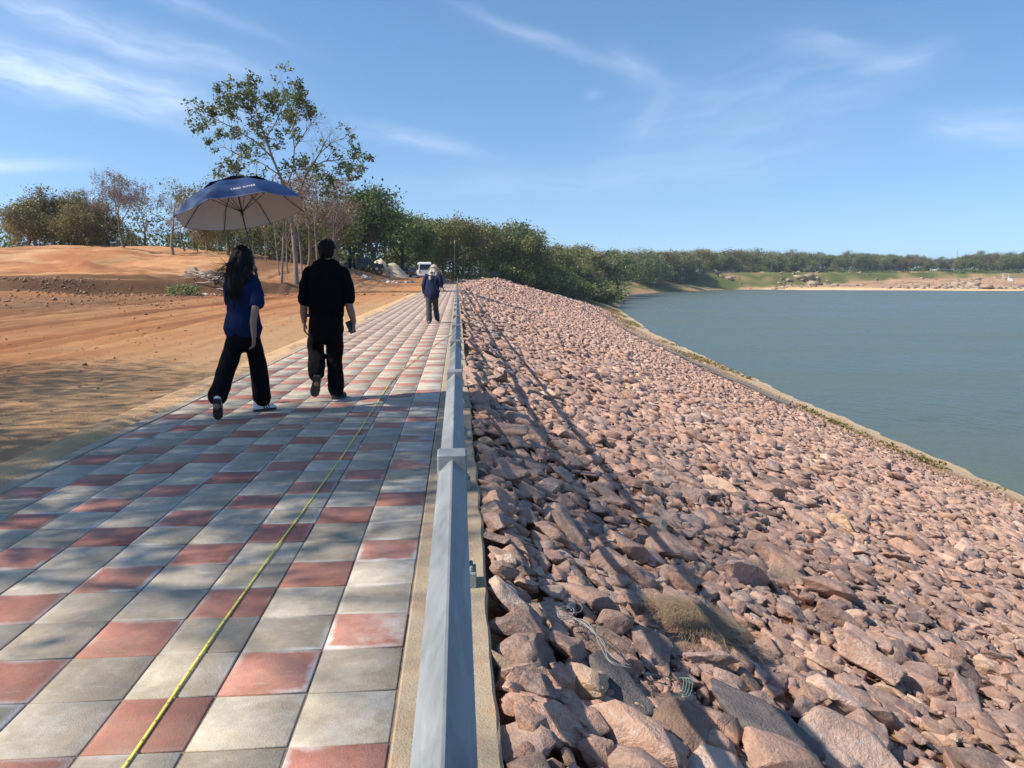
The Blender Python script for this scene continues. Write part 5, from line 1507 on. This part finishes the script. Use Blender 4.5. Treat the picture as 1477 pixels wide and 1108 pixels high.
# ---------------------------------------------------------------- umbrella
def umbrella():
    Cc = V3((-2.187, 8.182, 2.019)); n = V3((-.2006, .1509, .968)).normalized(); a = n.cross(V3((0, 1, 0))).normalized(); b_ = n.cross(a)
    ph0, RR, H = .5974, .646, .300
    navy = simple('navy_canopy', (.012, .038, .12), .55, 0, .12, 6.0); lining = simple('canopy_lining', (.50, .46, .46), .75, 0, .05, 6.0)
    root = empty('umbrella', V3((-2.105, 8.12, 1.62)), 0, 'open navy blue double-canopy umbrella with greyish pink lining, held above the woman', 'umbrella')
    def pt(ang, f, dz=0.0):                       # f: 0 apex .. 1 rim; panels sag between the ribs
        k = (ang - ph0) / (math.pi / 4); w = abs(k - round(k)) * 2
        sg = 1 - (1 - w) ** 1.6; r = RR * f * (1 - .075 * sg * f); h = H * (1 - f ** 2.7) - .030 * sg * f * (1 - .5 * f)
        return Cc + (a * math.cos(ang) + b_ * math.sin(ang)) * r + n * (h + dz)
    def cap(f0, f1, nf, dz, name, mat, parent, na=64):
        m = MB(); V = []; F = []
        for i in range(nf + 1):
            for j in range(na): V.append(pt(ph0 + 2 * math.pi * j / na, f0 + (f1 - f0) * i / nf, dz))
        for i in range(nf):
            for j in range(na): F.append((i * na + j, i * na + (j + 1) % na, (i + 1) * na + (j + 1) % na, (i + 1) * na + j))
        if f0 == 0: pass
        return m.add(V, F).build(name, mat, parent, smooth=True, world=True)
    can = cap(.30, 1.0, 10, .004, 'canopy', navy, root)
    cap(.30, .995, 10, 0.0, 'lining', lining, can)
    # rolled hem
    hm = MB(); hm.tube([pt(ph0 + 2 * math.pi * j / 64, 1.0, .002) for j in range(65)], .004, 5, cap=False); hm.build('hem', simple('hem_grey', (.22, .23, .27), .6), can, world=True, smooth=True)
    # upper vent canopy: open between its eight tie points
    v = MB(); V = []; F = []; na = 64; nf = 6
    for i in range(nf + 1):
        for j in range(na):
            an = ph0 + 2 * math.pi * j / na; k = (an - ph0) / (math.pi / 4); w = abs(k - round(k)) * 2
            f = .01 + .50 * i / nf; V.append(pt(an, f, .010 + .030 * (f / .5) ** 2 * w))
    for i in range(nf):
        for j in range(na): F.append((i * na + j, i * na + (j + 1) % na, (i + 1) * na + (j + 1) % na, (i + 1) * na + j))
    vt = v.add(V, F).build('vent_canopy', navy, root, smooth=True, world=True)
    md = vt.modifiers.new('thick', 'SOLIDIFY'); md.thickness = .003
    for k in range(8):
        an = ph0 + k * math.pi / 4
        m = MB(); m.tube([pt(an, .02, -.012), pt(an, .35, -.010), pt(an, .7, -.010), pt(an, 1.0, -.006)], .0042, 6)
        rb = m.build('rib', M['plastic'], root, world=True, smooth=True)
        m = MB(); m.tube([Cc + n * (H - .30), pt(an, .52, -.012)], .0036, 6); m.build('stretcher', M['plastic'], rb, world=True, smooth=True)
        m = MB(); e = pt(an, 1.0, 0); d = (e - pt(an, .9, 0)).normalized(); m.tube([e - d * .02, e + d * .028], [.006, .004], 6); m.build('rib_tip', M['plastic'], rb, world=True, smooth=True)
    hd = V3((-2.062, 8.135, 1.40)); tip = Cc + n * (H + .085)
    m = MB(); m.tube([tip, Cc + n * H, Cc, hd.lerp(Cc, .5), hd], [.006, .008, .007, .007, .007], 10); m.build('shaft', M['plastic'], root, world=True, smooth=True)
    m = MB(); m.limb([hd + (Cc - hd).normalized() * .07, hd - (Cc - hd).normalized() * .10], [.015, .016], 12); m.build('handle', M['plastic'], root, world=True, smooth=True)
    m = MB(); q = Cc + n * (H - .30); m.tube([q - n * .03, q + n * .03], .014, 10); m.build('runner', M['plastic'], root, world=True, smooth=True)
    # lettering on the panel that faces the camera
    cu = bpy.data.curves.new('lettering', 'FONT'); cu.body = 'LAND ROVER'; cu.size = .036; cu.align_x = 'CENTER'; cu.space_character = 1.12; cu.offset = .0008; cu.resolution_u = 2
    to = bpy.data.objects.new('t', cu); COL.objects.link(to)
    dg = bpy.context.evaluated_depsgraph_get(); me = bpy.data.meshes.new_from_object(to.evaluated_get(dg), depsgraph=dg); bpy.data.objects.remove(to)
    best = None
    for k in range(8):
        an = ph0 + (k + .5) * math.pi / 4; p = pt(an, .8)
        if best is None or p.y + .3 * abs(p.x + 2.12) < best[0]: best = (p.y + .3 * abs(p.x + 2.12), an)
    an0 = best[1]; sgn = 1 if (pt(an0 + .1, .8) - pt(an0 - .1, .8)).x > 0 else -1
    sub = bmesh.new(); sub.from_mesh(me); bmesh.ops.triangulate(sub, faces=sub.faces); sub.to_mesh(me); sub.free()
    for vtx in me.vertices:
        f = .885 - vtx.co.y / (RR * 1.12); r = RR * f
        vtx.co = pt(an0 + sgn * (vtx.co.x + .085) / r, f, .0075)
    link('lettering', me, simple('white_print', (.6, .6, .62), .5), can, world=True)


umbrella()


# ---------------------------------------------------------------- vehicles
M['white_paint'] = simple('white_car_paint', (.72, .72, .70), .3, 0, .03, 2.0)
M['black_paint'] = simple('black_car_paint', (.012, .012, .014), .25, 0, .1, 2.0)
M['grey_paint'] = simple('dark_grey_car_paint', (.05, .05, .055), .35, 0, .1, 2.0)
M['glass'] = simple('tinted_glass', (.012, .014, .016), .12, 0, .05, 2.0)
M['rubber'] = simple('tyre_rubber', (.018, .018, .018), .85, 0, .2, 8.0)
M['rim'] = simple('wheel_rim', (.45, .45, .46), .4, .6, .1, 8.0)
M['lamp_red'] = simple('lamp_red', (.45, .02, .02), .3, 0, .1, 8.0)
M['lamp_white'] = simple('lamp_white', (.7, .7, .68), .25, 0, .1, 8.0)
M['trim'] = simple('black_trim', (.02, .02, .02), .6, 0, .1, 8.0)


def vehicle(name, label, cat, p, rz, paint, poly, wid, axles, r_w, sides, ends, bed=None):
    """poly: side outline (y, z), front at +y; sides: window outlines; ends: (y at bottom, z bottom, y at top, z top, half width)"""
    root = empty(name, p, rz, label, cat)
    h = wid / 2
    bm = bmesh.new(); n = len(poly)
    zs = [z for _, z in poly]; zt = max(zs); zb = .95
    def hw(z): return h * (1 - .13 * max(0, (z - zb) / (zt - zb)))
    vs = [[bm.verts.new((sx * hw(z), y, z)) for y, z in poly] for sx in (-1, 1)]
    bm.faces.new(vs[0]); bm.faces.new(vs[1][::-1])
    for i in range(n): bm.faces.new((vs[0][i], vs[1][i], vs[1][(i + 1) % n], vs[0][(i + 1) % n]))
    bmesh.ops.recalc_face_normals(bm, faces=bm.faces)
    bmesh.ops.bevel(bm, geom=[e for e in bm.edges if e.calc_face_angle(0) > .3], offset=.06, segments=3, affect='EDGES', clamp_overlap=True)
    me = bpy.data.meshes.new('body'); bm.to_mesh(me); bm.free()
    for f in me.polygons: f.use_smooth = False
    body = link('body', me, paint, root)
    for w in sides:
        for sx in (-1, 1):
            m = MB(); V = [(sx * (hw(z) + o), y, z) for o in (.006, -.02) for y, z in w]; k = len(w)
            m.add(V, [tuple(range(k)), tuple(range(k, 2 * k))[::-1]] + [(i, k + i, k + (i + 1) % k, (i + 1) % k) for i in range(k)]); m.build('window', M['glass'], root)
    for (y0, z0, y1, z1, w0, nm) in ends:
        s = 1 if y0 > 0 else -1
        V = []
        for o in (.012, -.03): V += [(-w0, y0 + s * o, z0), (w0, y0 + s * o, z0), (w0 * .92, y1 + s * o, z1), (-w0 * .92, y1 + s * o, z1)]
        MB().add(V, [(0, 1, 2, 3), (7, 6, 5, 4), (0, 4, 5, 1), (1, 5, 6, 2), (2, 6, 7, 3), (3, 7, 4, 0)]).build(nm, M['glass'], root)
    for y in axles:
        for sx in (-1, 1):
            t = MB().cyl((sx * (h - .20), y, r_w), (sx * (h + .015), y, r_w), r_w, 22).build('wheel', M['rubber'], root, bevel=.03)
            MB().cyl((sx * (h - .02), y, r_w), (sx * (h + .022), y, r_w), r_w * .6, 16).build('rim', M['rim'], t, bevel=.01)
            a = MB(); a.tube([(sx * (h + .012), y + (r_w + .06) * math.cos(q), r_w + (r_w + .06) * math.sin(q)) for q in np.linspace(0, math.pi, 13)], .035, 6); a.build('wheel_arch', M['trim'], body)
    y0 = min(y for y, _ in poly); y1 = max(y for y, _ in poly)
    for s, y, mt, nm in ((-1, y0, M['lamp_red'], 'tail_light'), (1, y1, M['lamp_white'], 'headlight')):
        for sx in (-1, 1): MB().box(sx * (h - .16) - .09, sx * (h - .16) + .09, y - .02 if s < 0 else y - .06, y + .06 if s < 0 else y + .02, .78, 1.10 if cat == 'van' and s < 0 else .96).build(nm, mt, root, bevel=.02)
        MB().box(-h + .04, h - .04, y - .06 if s < 0 else y - .05, y + .05 if s < 0 else y + .06, .36, .58).build('bumper', M['trim'] if cat != 'van' else paint, root, bevel=.03)
        MB().box(-.26, .26, y - .075 if s < 0 else y + .055, y - .055 if s < 0 else y + .075, .62, .74).build('number_plate', M['lamp_white'], root)
    for sx in (-1, 1): MB().box(sx * (h + .10) - .09, sx * (h + .10) + .09, y1 * .48 - .06, y1 * .48 + .02, 1.12, 1.32).build('mirror', M['trim'], root, bevel=.02)
    if bed:
        MB().box(-h + .09, h - .09, bed[0], bed[1], bed[2] - .02, bed[2] + .012).build('cargo_bed', M['trim'], root)
    return root


def vehicles():
    vp = at(612, 402, 112); vp.z = gz(vp.x, vp.y)
    van = vehicle('van', 'white passenger van parked end-on on the dirt beyond the worker', 'van', vp, R(6), M['white_paint'],
                  [(-2.6, .40), (2.62, .40), (2.70, .62), (2.66, .98), (2.30, 1.18), (1.62, 2.12), (1.25, 2.26), (-2.35, 2.26), (-2.56, 2.05), (-2.66, 1.0), (-2.66, .6)],
                  1.95, (-1.65, 1.6), .34, [[(1.0, 1.22), (2.0, 1.22), (1.45, 1.92), (1.0, 1.95)], [(-.4, 1.22), (.9, 1.22), (.9, 1.95), (-.4, 1.95)], [(-2.3, 1.22), (-.5, 1.22), (-.5, 1.95), (-2.2, 1.95)]],
                  [(-2.655, 1.20, -2.575, 1.95, .80, 'rear_window'), (2.26, 1.24, 1.68, 2.05, .82, 'windscreen')])
    pp = at(525, 388, 105); pp.z = gz(pp.x, pp.y)
    vehicle('pickup_truck', 'black pickup truck parked side-on under the big dark round tree', 'pickup', pp, R(-82), M['black_paint'],
            [(-2.55, .45), (2.5, .45), (2.60, .62), (2.55, .98), (1.45, 1.10), (.75, 1.70), (.45, 1.76), (-.75, 1.76), (-.98, 1.12), (-2.62, 1.10), (-2.62, .6)],
            1.85, (-1.55, 1.65), .38, [[(.05, 1.16), (1.15, 1.16), (.62, 1.62), (.05, 1.66)], [(-.8, 1.16), (-.05, 1.16), (-.05, 1.66), (-.68, 1.66)]],
            [(1.42, 1.14, .78, 1.66, .76, 'windscreen'), (-.975, 1.2, -.79, 1.66, .70, 'rear_window')], (-2.5, -1.05, 1.10))
    cp = at(591, 391, 122); cp.z = gz(cp.x, cp.y)
    vehicle('parked_car', 'dark grey car parked between the earth heaps and the white van', 'car', cp, R(30), M['grey_paint'],
            [(-2.0, .38), (2.1, .38), (2.2, .55), (2.12, .85), (1.0, 1.0), (.35, 1.48), (-1.1, 1.52), (-1.9, 1.05), (-2.1, .9), (-2.1, .55)],
            1.78, (-1.3, 1.35), .32, [[(-.1, 1.05), (.8, 1.05), (.3, 1.40), (-.1, 1.42)], [(-1.4, 1.05), (-.2, 1.05), (-.2, 1.42), (-1.0, 1.42)]],
            [(.97, 1.04, .40, 1.42, .70, 'windscreen'), (-1.82, 1.10, -1.2, 1.46, .68, 'rear_window')])
    # people by the pickup
    for px, y, rz, lab, c1 in ((505, 103, .4, 'person in dark clothes standing left of the black pickup, the left one of two', 'black_cloth'), (511, 103.6, -1.2, 'person in dark clothes standing left of the black pickup, close to its bonnet', 'jacket'), (544, 106.5, 2.2, 'person in dark clothes standing right of the black pickup before the pale heap', 'black_cloth')):
        p = at(px, 388, y); p.z = gz(p.x, p.y)
        r = empty('person', p, 0, lab, 'person'); ca, sa = math.cos(rz), math.sin(rz)
        T = lambda x, yy, z: (p.x + x * ca - yy * sa, p.y + x * sa + yy * ca, p.z + z)
        b = MB(); head(b, T(0, .02, 1.57), (-sa, ca, -.1)); b.limb([T(0, 0, 1.5), T(0, 0, 1.40)], [.055, .06])
        b.limb([T(0, 0, 1.34), T(0, 0, 1.15), T(0, 0, .88)], [(.14, .09), (.15, .10), (.14, .10)], ref=(ca, sa, 0))
        for sx in (-1, 1):
            b.limb([T(sx * .09, 0, .86), T(sx * .10, .03, .47), T(sx * .11, 0, .08)], [.085, .06, .045]); b.limb([T(sx * .11, -.03, .05), T(sx * .12, .14, .04)], [.045, .04])
            b.limb([T(sx * .19, 0, 1.36), T(sx * .25, -.02, 1.10), T(sx * .22, .08, .86)], [.05, .043, .03])
            hand(b, T(sx * .22, .085, .85), (0, .1, -1), (-sx * ca, -sx * sa, 0), (-sa, ca, 0), .5)
        remesh(b, 'body', .012, M['skin'], r, 2)
        c = MB(); c.limb([T(0, 0, 1.37), T(0, 0, 1.2), T(0, 0, .92)], [(.17, .11), (.18, .13), (.17, .13)], ref=(ca, sa, 0))
        for sx in (-1, 1): c.limb([T(sx * .18, 0, 1.35), T(sx * .245, -.02, 1.12), T(sx * .235, .02, 1.0)], [.07, .065, .06])
        remesh(c, 'shirt', .014, M[c1], r, 3)
        c = MB(); c.limb([T(0, 0, .95), T(0, 0, .84)], [(.16, .12), (.165, .125)], ref=(ca, sa, 0))
        for sx in (-1, 1): c.limb([T(sx * .09, 0, .84), T(sx * .10, .03, .47), T(sx * .11, 0, .10)], [.10, .08, .075])
        remesh(c, 'trousers', .014, M['black_trouser'], r, 3)
        hh = MB(); hh.ellipsoid(T(0, -.005, 1.60), (.088, .098, .085)); hh.build('hair', M['hair'], r, world=True, smooth=True)


vehicles()


# ---------------------------------------------------------------- site odds and ends
def heap(label, px, y, rx, ry, h, mat, seed):
    p = at(px, 390, y); rng = np.random.default_rng(seed); N = 30; V = []; F = []
    for i in range(N):
        for j in range(N):
            a, b = i / (N - 1) * 2 - 1, j / (N - 1) * 2 - 1; x, yy = p.x + a * rx * 1.2, p.y + b * ry * 1.2
            r = math.hypot(a, b) * 1.2 + .22 * float(vnoise(a * 1.7 + seed, b * 1.7)); top = max(0.0, 1 - r) ** .85
            V.append((x, yy, gz(x, yy) - .12 + h * top * (1 + .3 * float(vnoise(a * 4 + seed, b * 4))) + .05 * float(fbm(x * 4, yy * 4))))
    for i in range(N - 1):
        for j in range(N - 1): F.append((i * N + j, (i + 1) * N + j, (i + 1) * N + j + 1, i * N + j + 1))
    tag(MB().add(V, F).build('earth_heap', mat, smooth=True), label, 'earth heap')


cream = simple('pale_sand_heap', (.50, .42, .31), .95, 0, .15, 2.0, .5, 'pos'); redsoil = simple('red_soil_heap', (.28, .15, .085), .95, 0, .25, 2.0, .5, 'pos')
heap('tall pale sand heap behind the black pickup, cut steep on its left side', 550, 116, 1.9, 1.8, 2.5, cream, 1)
heap('pale sand heap right of the tall one, sloping down towards the grey car', 568, 119, 2.6, 2.0, 2.2, cream, 2)
heap('low pale sand heap left of the people near the pickup', 497, 108, 1.2, 1.2, 1.0, cream, 3)
heap('small pale sand heap behind the dark grey car', 590, 130, 2.2, 1.6, 1.3, cream, 4)
heap('long reddish soil heap behind the white van', 634, 136, 3.6, 2.0, 1.5, redsoil, 5)
heap('low brown soil heap in front of the sand heaps', 552, 108, 2.0, 1.2, .55, redsoil, 6)


M['clod'] = simple('earth_clod', (.27, .16, .09), .95, 0, .5, 1.2, .4, 'pos')


def site():
    rng = np.random.default_rng(13)
    # stone post
    p = at(278, 404, 63.5); g = gz(p.x, p.y)
    m = MB(); V = [(p.x + sx * w, p.y + sy * w, g + z) for z, w in ((-.1, .50), (.55, .42), (.85, .24)) for sx, sy in ((-1, -1), (1, -1), (1, 1), (-1, 1))]
    m.add(V, [(0, 1, 2, 3), (8, 9, 10, 11)] + [(a + i, a + (i + 1) % 4, a + 4 + (i + 1) % 4, a + 4 + i) for a in (0, 4) for i in range(4)])
    tag(m.build('marker_stone', simple('marker_stone', (.42, .29, .19), .9, 0, .2, 3.0, .6), bevel=.04, segs=2), 'stout tapered stone marker standing on the edge of the earth bank', 'marker stone')
    # felled branches
    wood = simple('dead_wood', (.42, .33, .25), .85, 0, .3, 8.0, .5)
    c = at(303, 400, 62.5); zc_ = gz(c.x, c.y)
    for k in range(34):
        a = rng.normal(0, .5) + (math.pi if rng.random() < .5 else 0); L = rng.uniform(.7, 2.1); x0, y0 = c.x + rng.normal(0, .75), c.y + rng.normal(0, .5); tl = rng.normal(.1, .22)
        z0 = gz(x0, y0) + rng.uniform(.04, .55); pts = []
        for i in range(5):
            f = i / 4 - .5; pts.append((x0 + math.cos(a) * L * f + rng.normal(0, .03), y0 + math.sin(a) * L * f + rng.normal(0, .03), z0 + L * f * tl + rng.normal(0, .02)))
        r = rng.uniform(.025, .075)
        tag(MB().tube(pts, [r, r * .95, r * .85, r * .7, r * .5], 6).build('cut_branch', wood, smooth=True), 'bare cut branch in the heap of branches beside the stone marker', 'branch', 'heap of cut branches')
    # loose pale rubble by the green bush and along the bank
    def scatter(name, label, n, cx, cy, sx, sy, r0, mat_t, group, kind=None):
        x = cx + rng.normal(0, sx, n); y = cy + rng.normal(0, sy, n); r = np.exp(rng.normal(math.log(r0), .4, n))
        z = land(x, y)[0] + r * .25
        if kind:
            k = 44 + rng.integers(0, 24, n); t = np.stack([rng.uniform(*mat_t, n), rng.random(n), rng.random(n)], -1)
            mm = M['clod']
            o = merged(name, ROCKLIB, k, np.stack([x, y, z], -1), np.stack([r, r * 1.25, r * .7], -1), eul(rng.normal(0, .3, n), rng.normal(0, .3, n), rng.uniform(0, 6, n)), t, mm); tag(o, kind='stuff'); return
        for i in range(n):
            v, f = ROCKLIB[44 + int(rng.integers(24))]
            me = mesh_np(name, v, f, False); o = link(name, me, mat_t); o.location = (x[i], y[i], z[i]); o.scale = (r[i], r[i] * 1.2, r[i] * .75); o.rotation_euler = (rng.normal(0, .3), rng.normal(0, .3), rng.uniform(0, 6)); tag(o, label, 'rubble', group)
    pale = simple('pale_rubble', (.50, .42, .36), .9, 0, .2, 5.0, .5)
    b = at(292, 418, 57.0); scatter('rubble_lump', 'pale lump of rubble lying right of the green bush', 16, b.x, b.y, .5, .35, .14, pale, 'rubble beside the green bush')
    b = at(563, 402, 92); scatter('rubble_lump', 'pale lump of rubble in the low row in front of the sand heaps', 26, b.x, b.y, 1.9, .9, .22, pale, 'rubble row before the sand heaps')
    scatter('clods', '', 1500, -22, 40, 5.5, 7.0, .045, (.0, .5), '', 'stuff')
    scatter('pebbles', '', 900, -8, 16, 3.2, 7.5, .014, (.0, .35), '', 'stuff')
    scatter('bank_clods', '', 1500, -24, 56.5, 9, 1.6, .06, (.0, .4), '', 'stuff')
    # pole at the end of the path
    p = at(656, 396, 152); g = gz(p.x, p.y)
    m = MB(); m.tube([(p.x, p.y, g - .3), (p.x - .03, p.y, g + 4), (p.x, p.y, g + 8.3)], [.12, .10, .08], 8)
    r = empty('pole', (p.x, p.y, g), 0, 'slim pale pole standing against the dark forest at the end of the path', 'pole')
    m.build('shaft', simple('pole_concrete', (.36, .29, .21), .85, 0, .1, 3.0), r, smooth=True, world=True)
    MB().box(p.x - .55, p.x + .55, p.y - .05, p.y + .05, g + 7.9, g + 8.02).build('crossarm', M['bark_mid'], r, bevel=.01, world=True)
    # far shore: house, mast, slipway
    hp = at(1357, 388, 700); g = gz(hp.x, hp.y)
    r = empty('house', (hp.x, hp.y, g), .2, 'small white house with a pale roof among the far shore trees', 'house')
    H0 = at(1357, 385, 700).z - g; H0 = max(H0, 1)
    wallm = simple('white_wall', (.72, .70, .66), .8, 0, .05, 1.0)
    MB().box(-6, 6, -4, 4, -2, H0 + 2.0).build('wall', wallm, r)
    MB().add([(-6.6, -4.8, H0 + 2.0), (6.6, -4.8, H0 + 2.0), (6.6, 4.8, H0 + 2.0), (-6.6, 4.8, H0 + 2.0), (-6.6, 0, H0 + 4.2), (6.6, 0, H0 + 4.2)], [(0, 1, 5, 4), (2, 3, 4, 5), (0, 4, 3), (1, 2, 5), (0, 3, 2, 1)]).build('roof', simple('pale_roof', (.62, .64, .66), .5, .1, .05, 1.0), r)
    for x in (-3.5, 0, 3.5): MB().box(x - .8, x + .8, -4.06, -3.98, H0 - .6, H0 + .9).build('window', M['glass'], r)
    mp = at(1379, 386, 740); g = gz(mp.x, mp.y); top = at(1379, 361, 740).z
    m = MB()
    for sx, sy in ((-1, -1), (1, -1), (0, 1)): m.tube([(mp.x + sx * .9, mp.y + sy * .9, g), (mp.x + sx * .15, mp.y + sy * .15, top)], .10, 5)
    for k in range(12):
        f = k / 12; w = .9 - .75 * f; z = g + (top - g) * f
        m.tube([(mp.x - w, mp.y - w, z), (mp.x + w, mp.y - w, z + .8), (mp.x, mp.y + w, z), (mp.x - w, mp.y - w, z + .8)], .05, 4)
    m.tube([(mp.x, mp.y, top - 1), (mp.x, mp.y, top + 2.5)], .06, 5)
    tag(m.build('radio_mast', simple('mast_steel', (.35, .37, .4), .5, .3)), 'thin lattice radio mast rising above the far shore trees', 'mast')
    # concrete slipway with a small gate on top
    a = at(1459, 399, 505); e = at(1452, 386, 560); ga, ge = gz(a.x, a.y), gz(e.x, e.y)
    r = empty('slipway', (a.x, a.y, ga), 0, 'pale concrete ramp climbing the far bank to a small gateway', 'ramp')
    cm = simple('pale_concrete', (.58, .53, .46), .85, 0, .1, .3)
    N = 14; V = []; F = []
    for i in range(N + 1):
        f = i / N; x = a.x + (e.x - a.x) * f; y = a.y + (e.y - a.y) * f; z = max(gz(x, y), gz(x - 3, y), gz(x + 3, y)) + .5
        V += [(x - 1.6, y, z), (x + 1.6, y, z), (x + 1.6, y, z - 2.5), (x - 1.6, y, z - 2.5)]
    for i in range(N): F += [(i * 4 + j, i * 4 + (j + 1) % 4, i * 4 + 4 + (j + 1) % 4, i * 4 + 4 + j) for j in range(4)]
    F += [(0, 1, 2, 3), (N * 4 + 3, N * 4 + 2, N * 4 + 1, N * 4)]
    MB().add(V, F).build('ramp', cm, r, world=True)
    zt = V[-4][2]
    for sx in (-2.2, 2.2): MB().box(e.x + sx - .35, e.x + sx + .35, e.y - .35, e.y + .35, zt - 2, zt + 2.4).build('gate_post', cm, r, world=True, bevel=.1)
    MB().box(e.x - 3.0, e.x + 3.0, e.y - .3, e.y + .3, zt + 2.4, zt + 2.9).build('gate_beam', cm, r, world=True, bevel=.1)
    # boulders and ledges on the sand spit
    n = 7000; x = rng.uniform(150, 420, n); sbv = rng.gamma(2.2, 15, n); y = sand_front(x) - 26 * vnoise(x * .035, 2.0) - 9 * vnoise(x * .12, 4.0) + 4 + sbv
    ok = (rng.random(n) < np.clip(.25 + 1.6 * fbm(x * .035, y * .06), 0, 1)) & (sbv > 10 - 10 * sm(250, 185, x)); x, y = x[ok], y[ok]; n = len(x)
    rr = np.exp(rng.normal(-.45, .55, n)); z = land(x, y)[0] + rr * .12
    o = merged('outcrop_rocks', ROCKLIB, 44 + rng.integers(0, 24, n), np.stack([x, y, z], -1), np.stack([rr * 2.0, rr * 1.4, rr * .75], -1), eul(rng.normal(0, .12, n), rng.normal(0, .12, n), rng.uniform(0, 6, n)), np.stack([rng.uniform(.3, 1, n) * .9, rng.random(n), rng.random(n)], -1), simple('spit_rock', (.36, .265, .18), .9, 0, .5, .35, .3, 'pos'))
    tag(o, kind='stuff')
    # grass and weeds low on the slope and at the water's edge
    n = 2600; y = rng.uniform(20, 200, n); t = rng.uniform(.80, .97, n); xc_, w = crest(y); x = xc_ + (toe_x(y) - xc_) * t
    c = fbm(x * .25 + 3, y * .12); ok = c > .12; x, y = x[ok], y[ok]
    z = land(x, y)[0]; n = len(x); C = np.repeat(np.stack([x, y, z], -1), 7, 0) + rng.normal(0, .16, (n * 7, 3)) * [1, 1, .35] + [0, 0, .07]
    lm = leaf_mesh('bank_weeds', C, .16, rng, clump=rng.random(n * 7)); tag(link('bank_weeds', lm, M['leaf_olive']), kind='stuff')


site()


# ---------------------------------------------------------------- air
hm_, t_, b_ = new_mat('haze')
hm_.node_tree.nodes.remove(b_)
pv = t_.n('ShaderNodeVolumePrincipled', {'Color': (.80, .88, 1.0, 1), 'Density': .00018, 'Anisotropy': .2})
hm_.node_tree.links.new(pv.outputs[0], hm_.node_tree.nodes['Material Output'].inputs['Volume'])
tag(MB().box(-2700, 3900, -60, 4300, -420, 60).build('haze', hm_), kind='stuff')
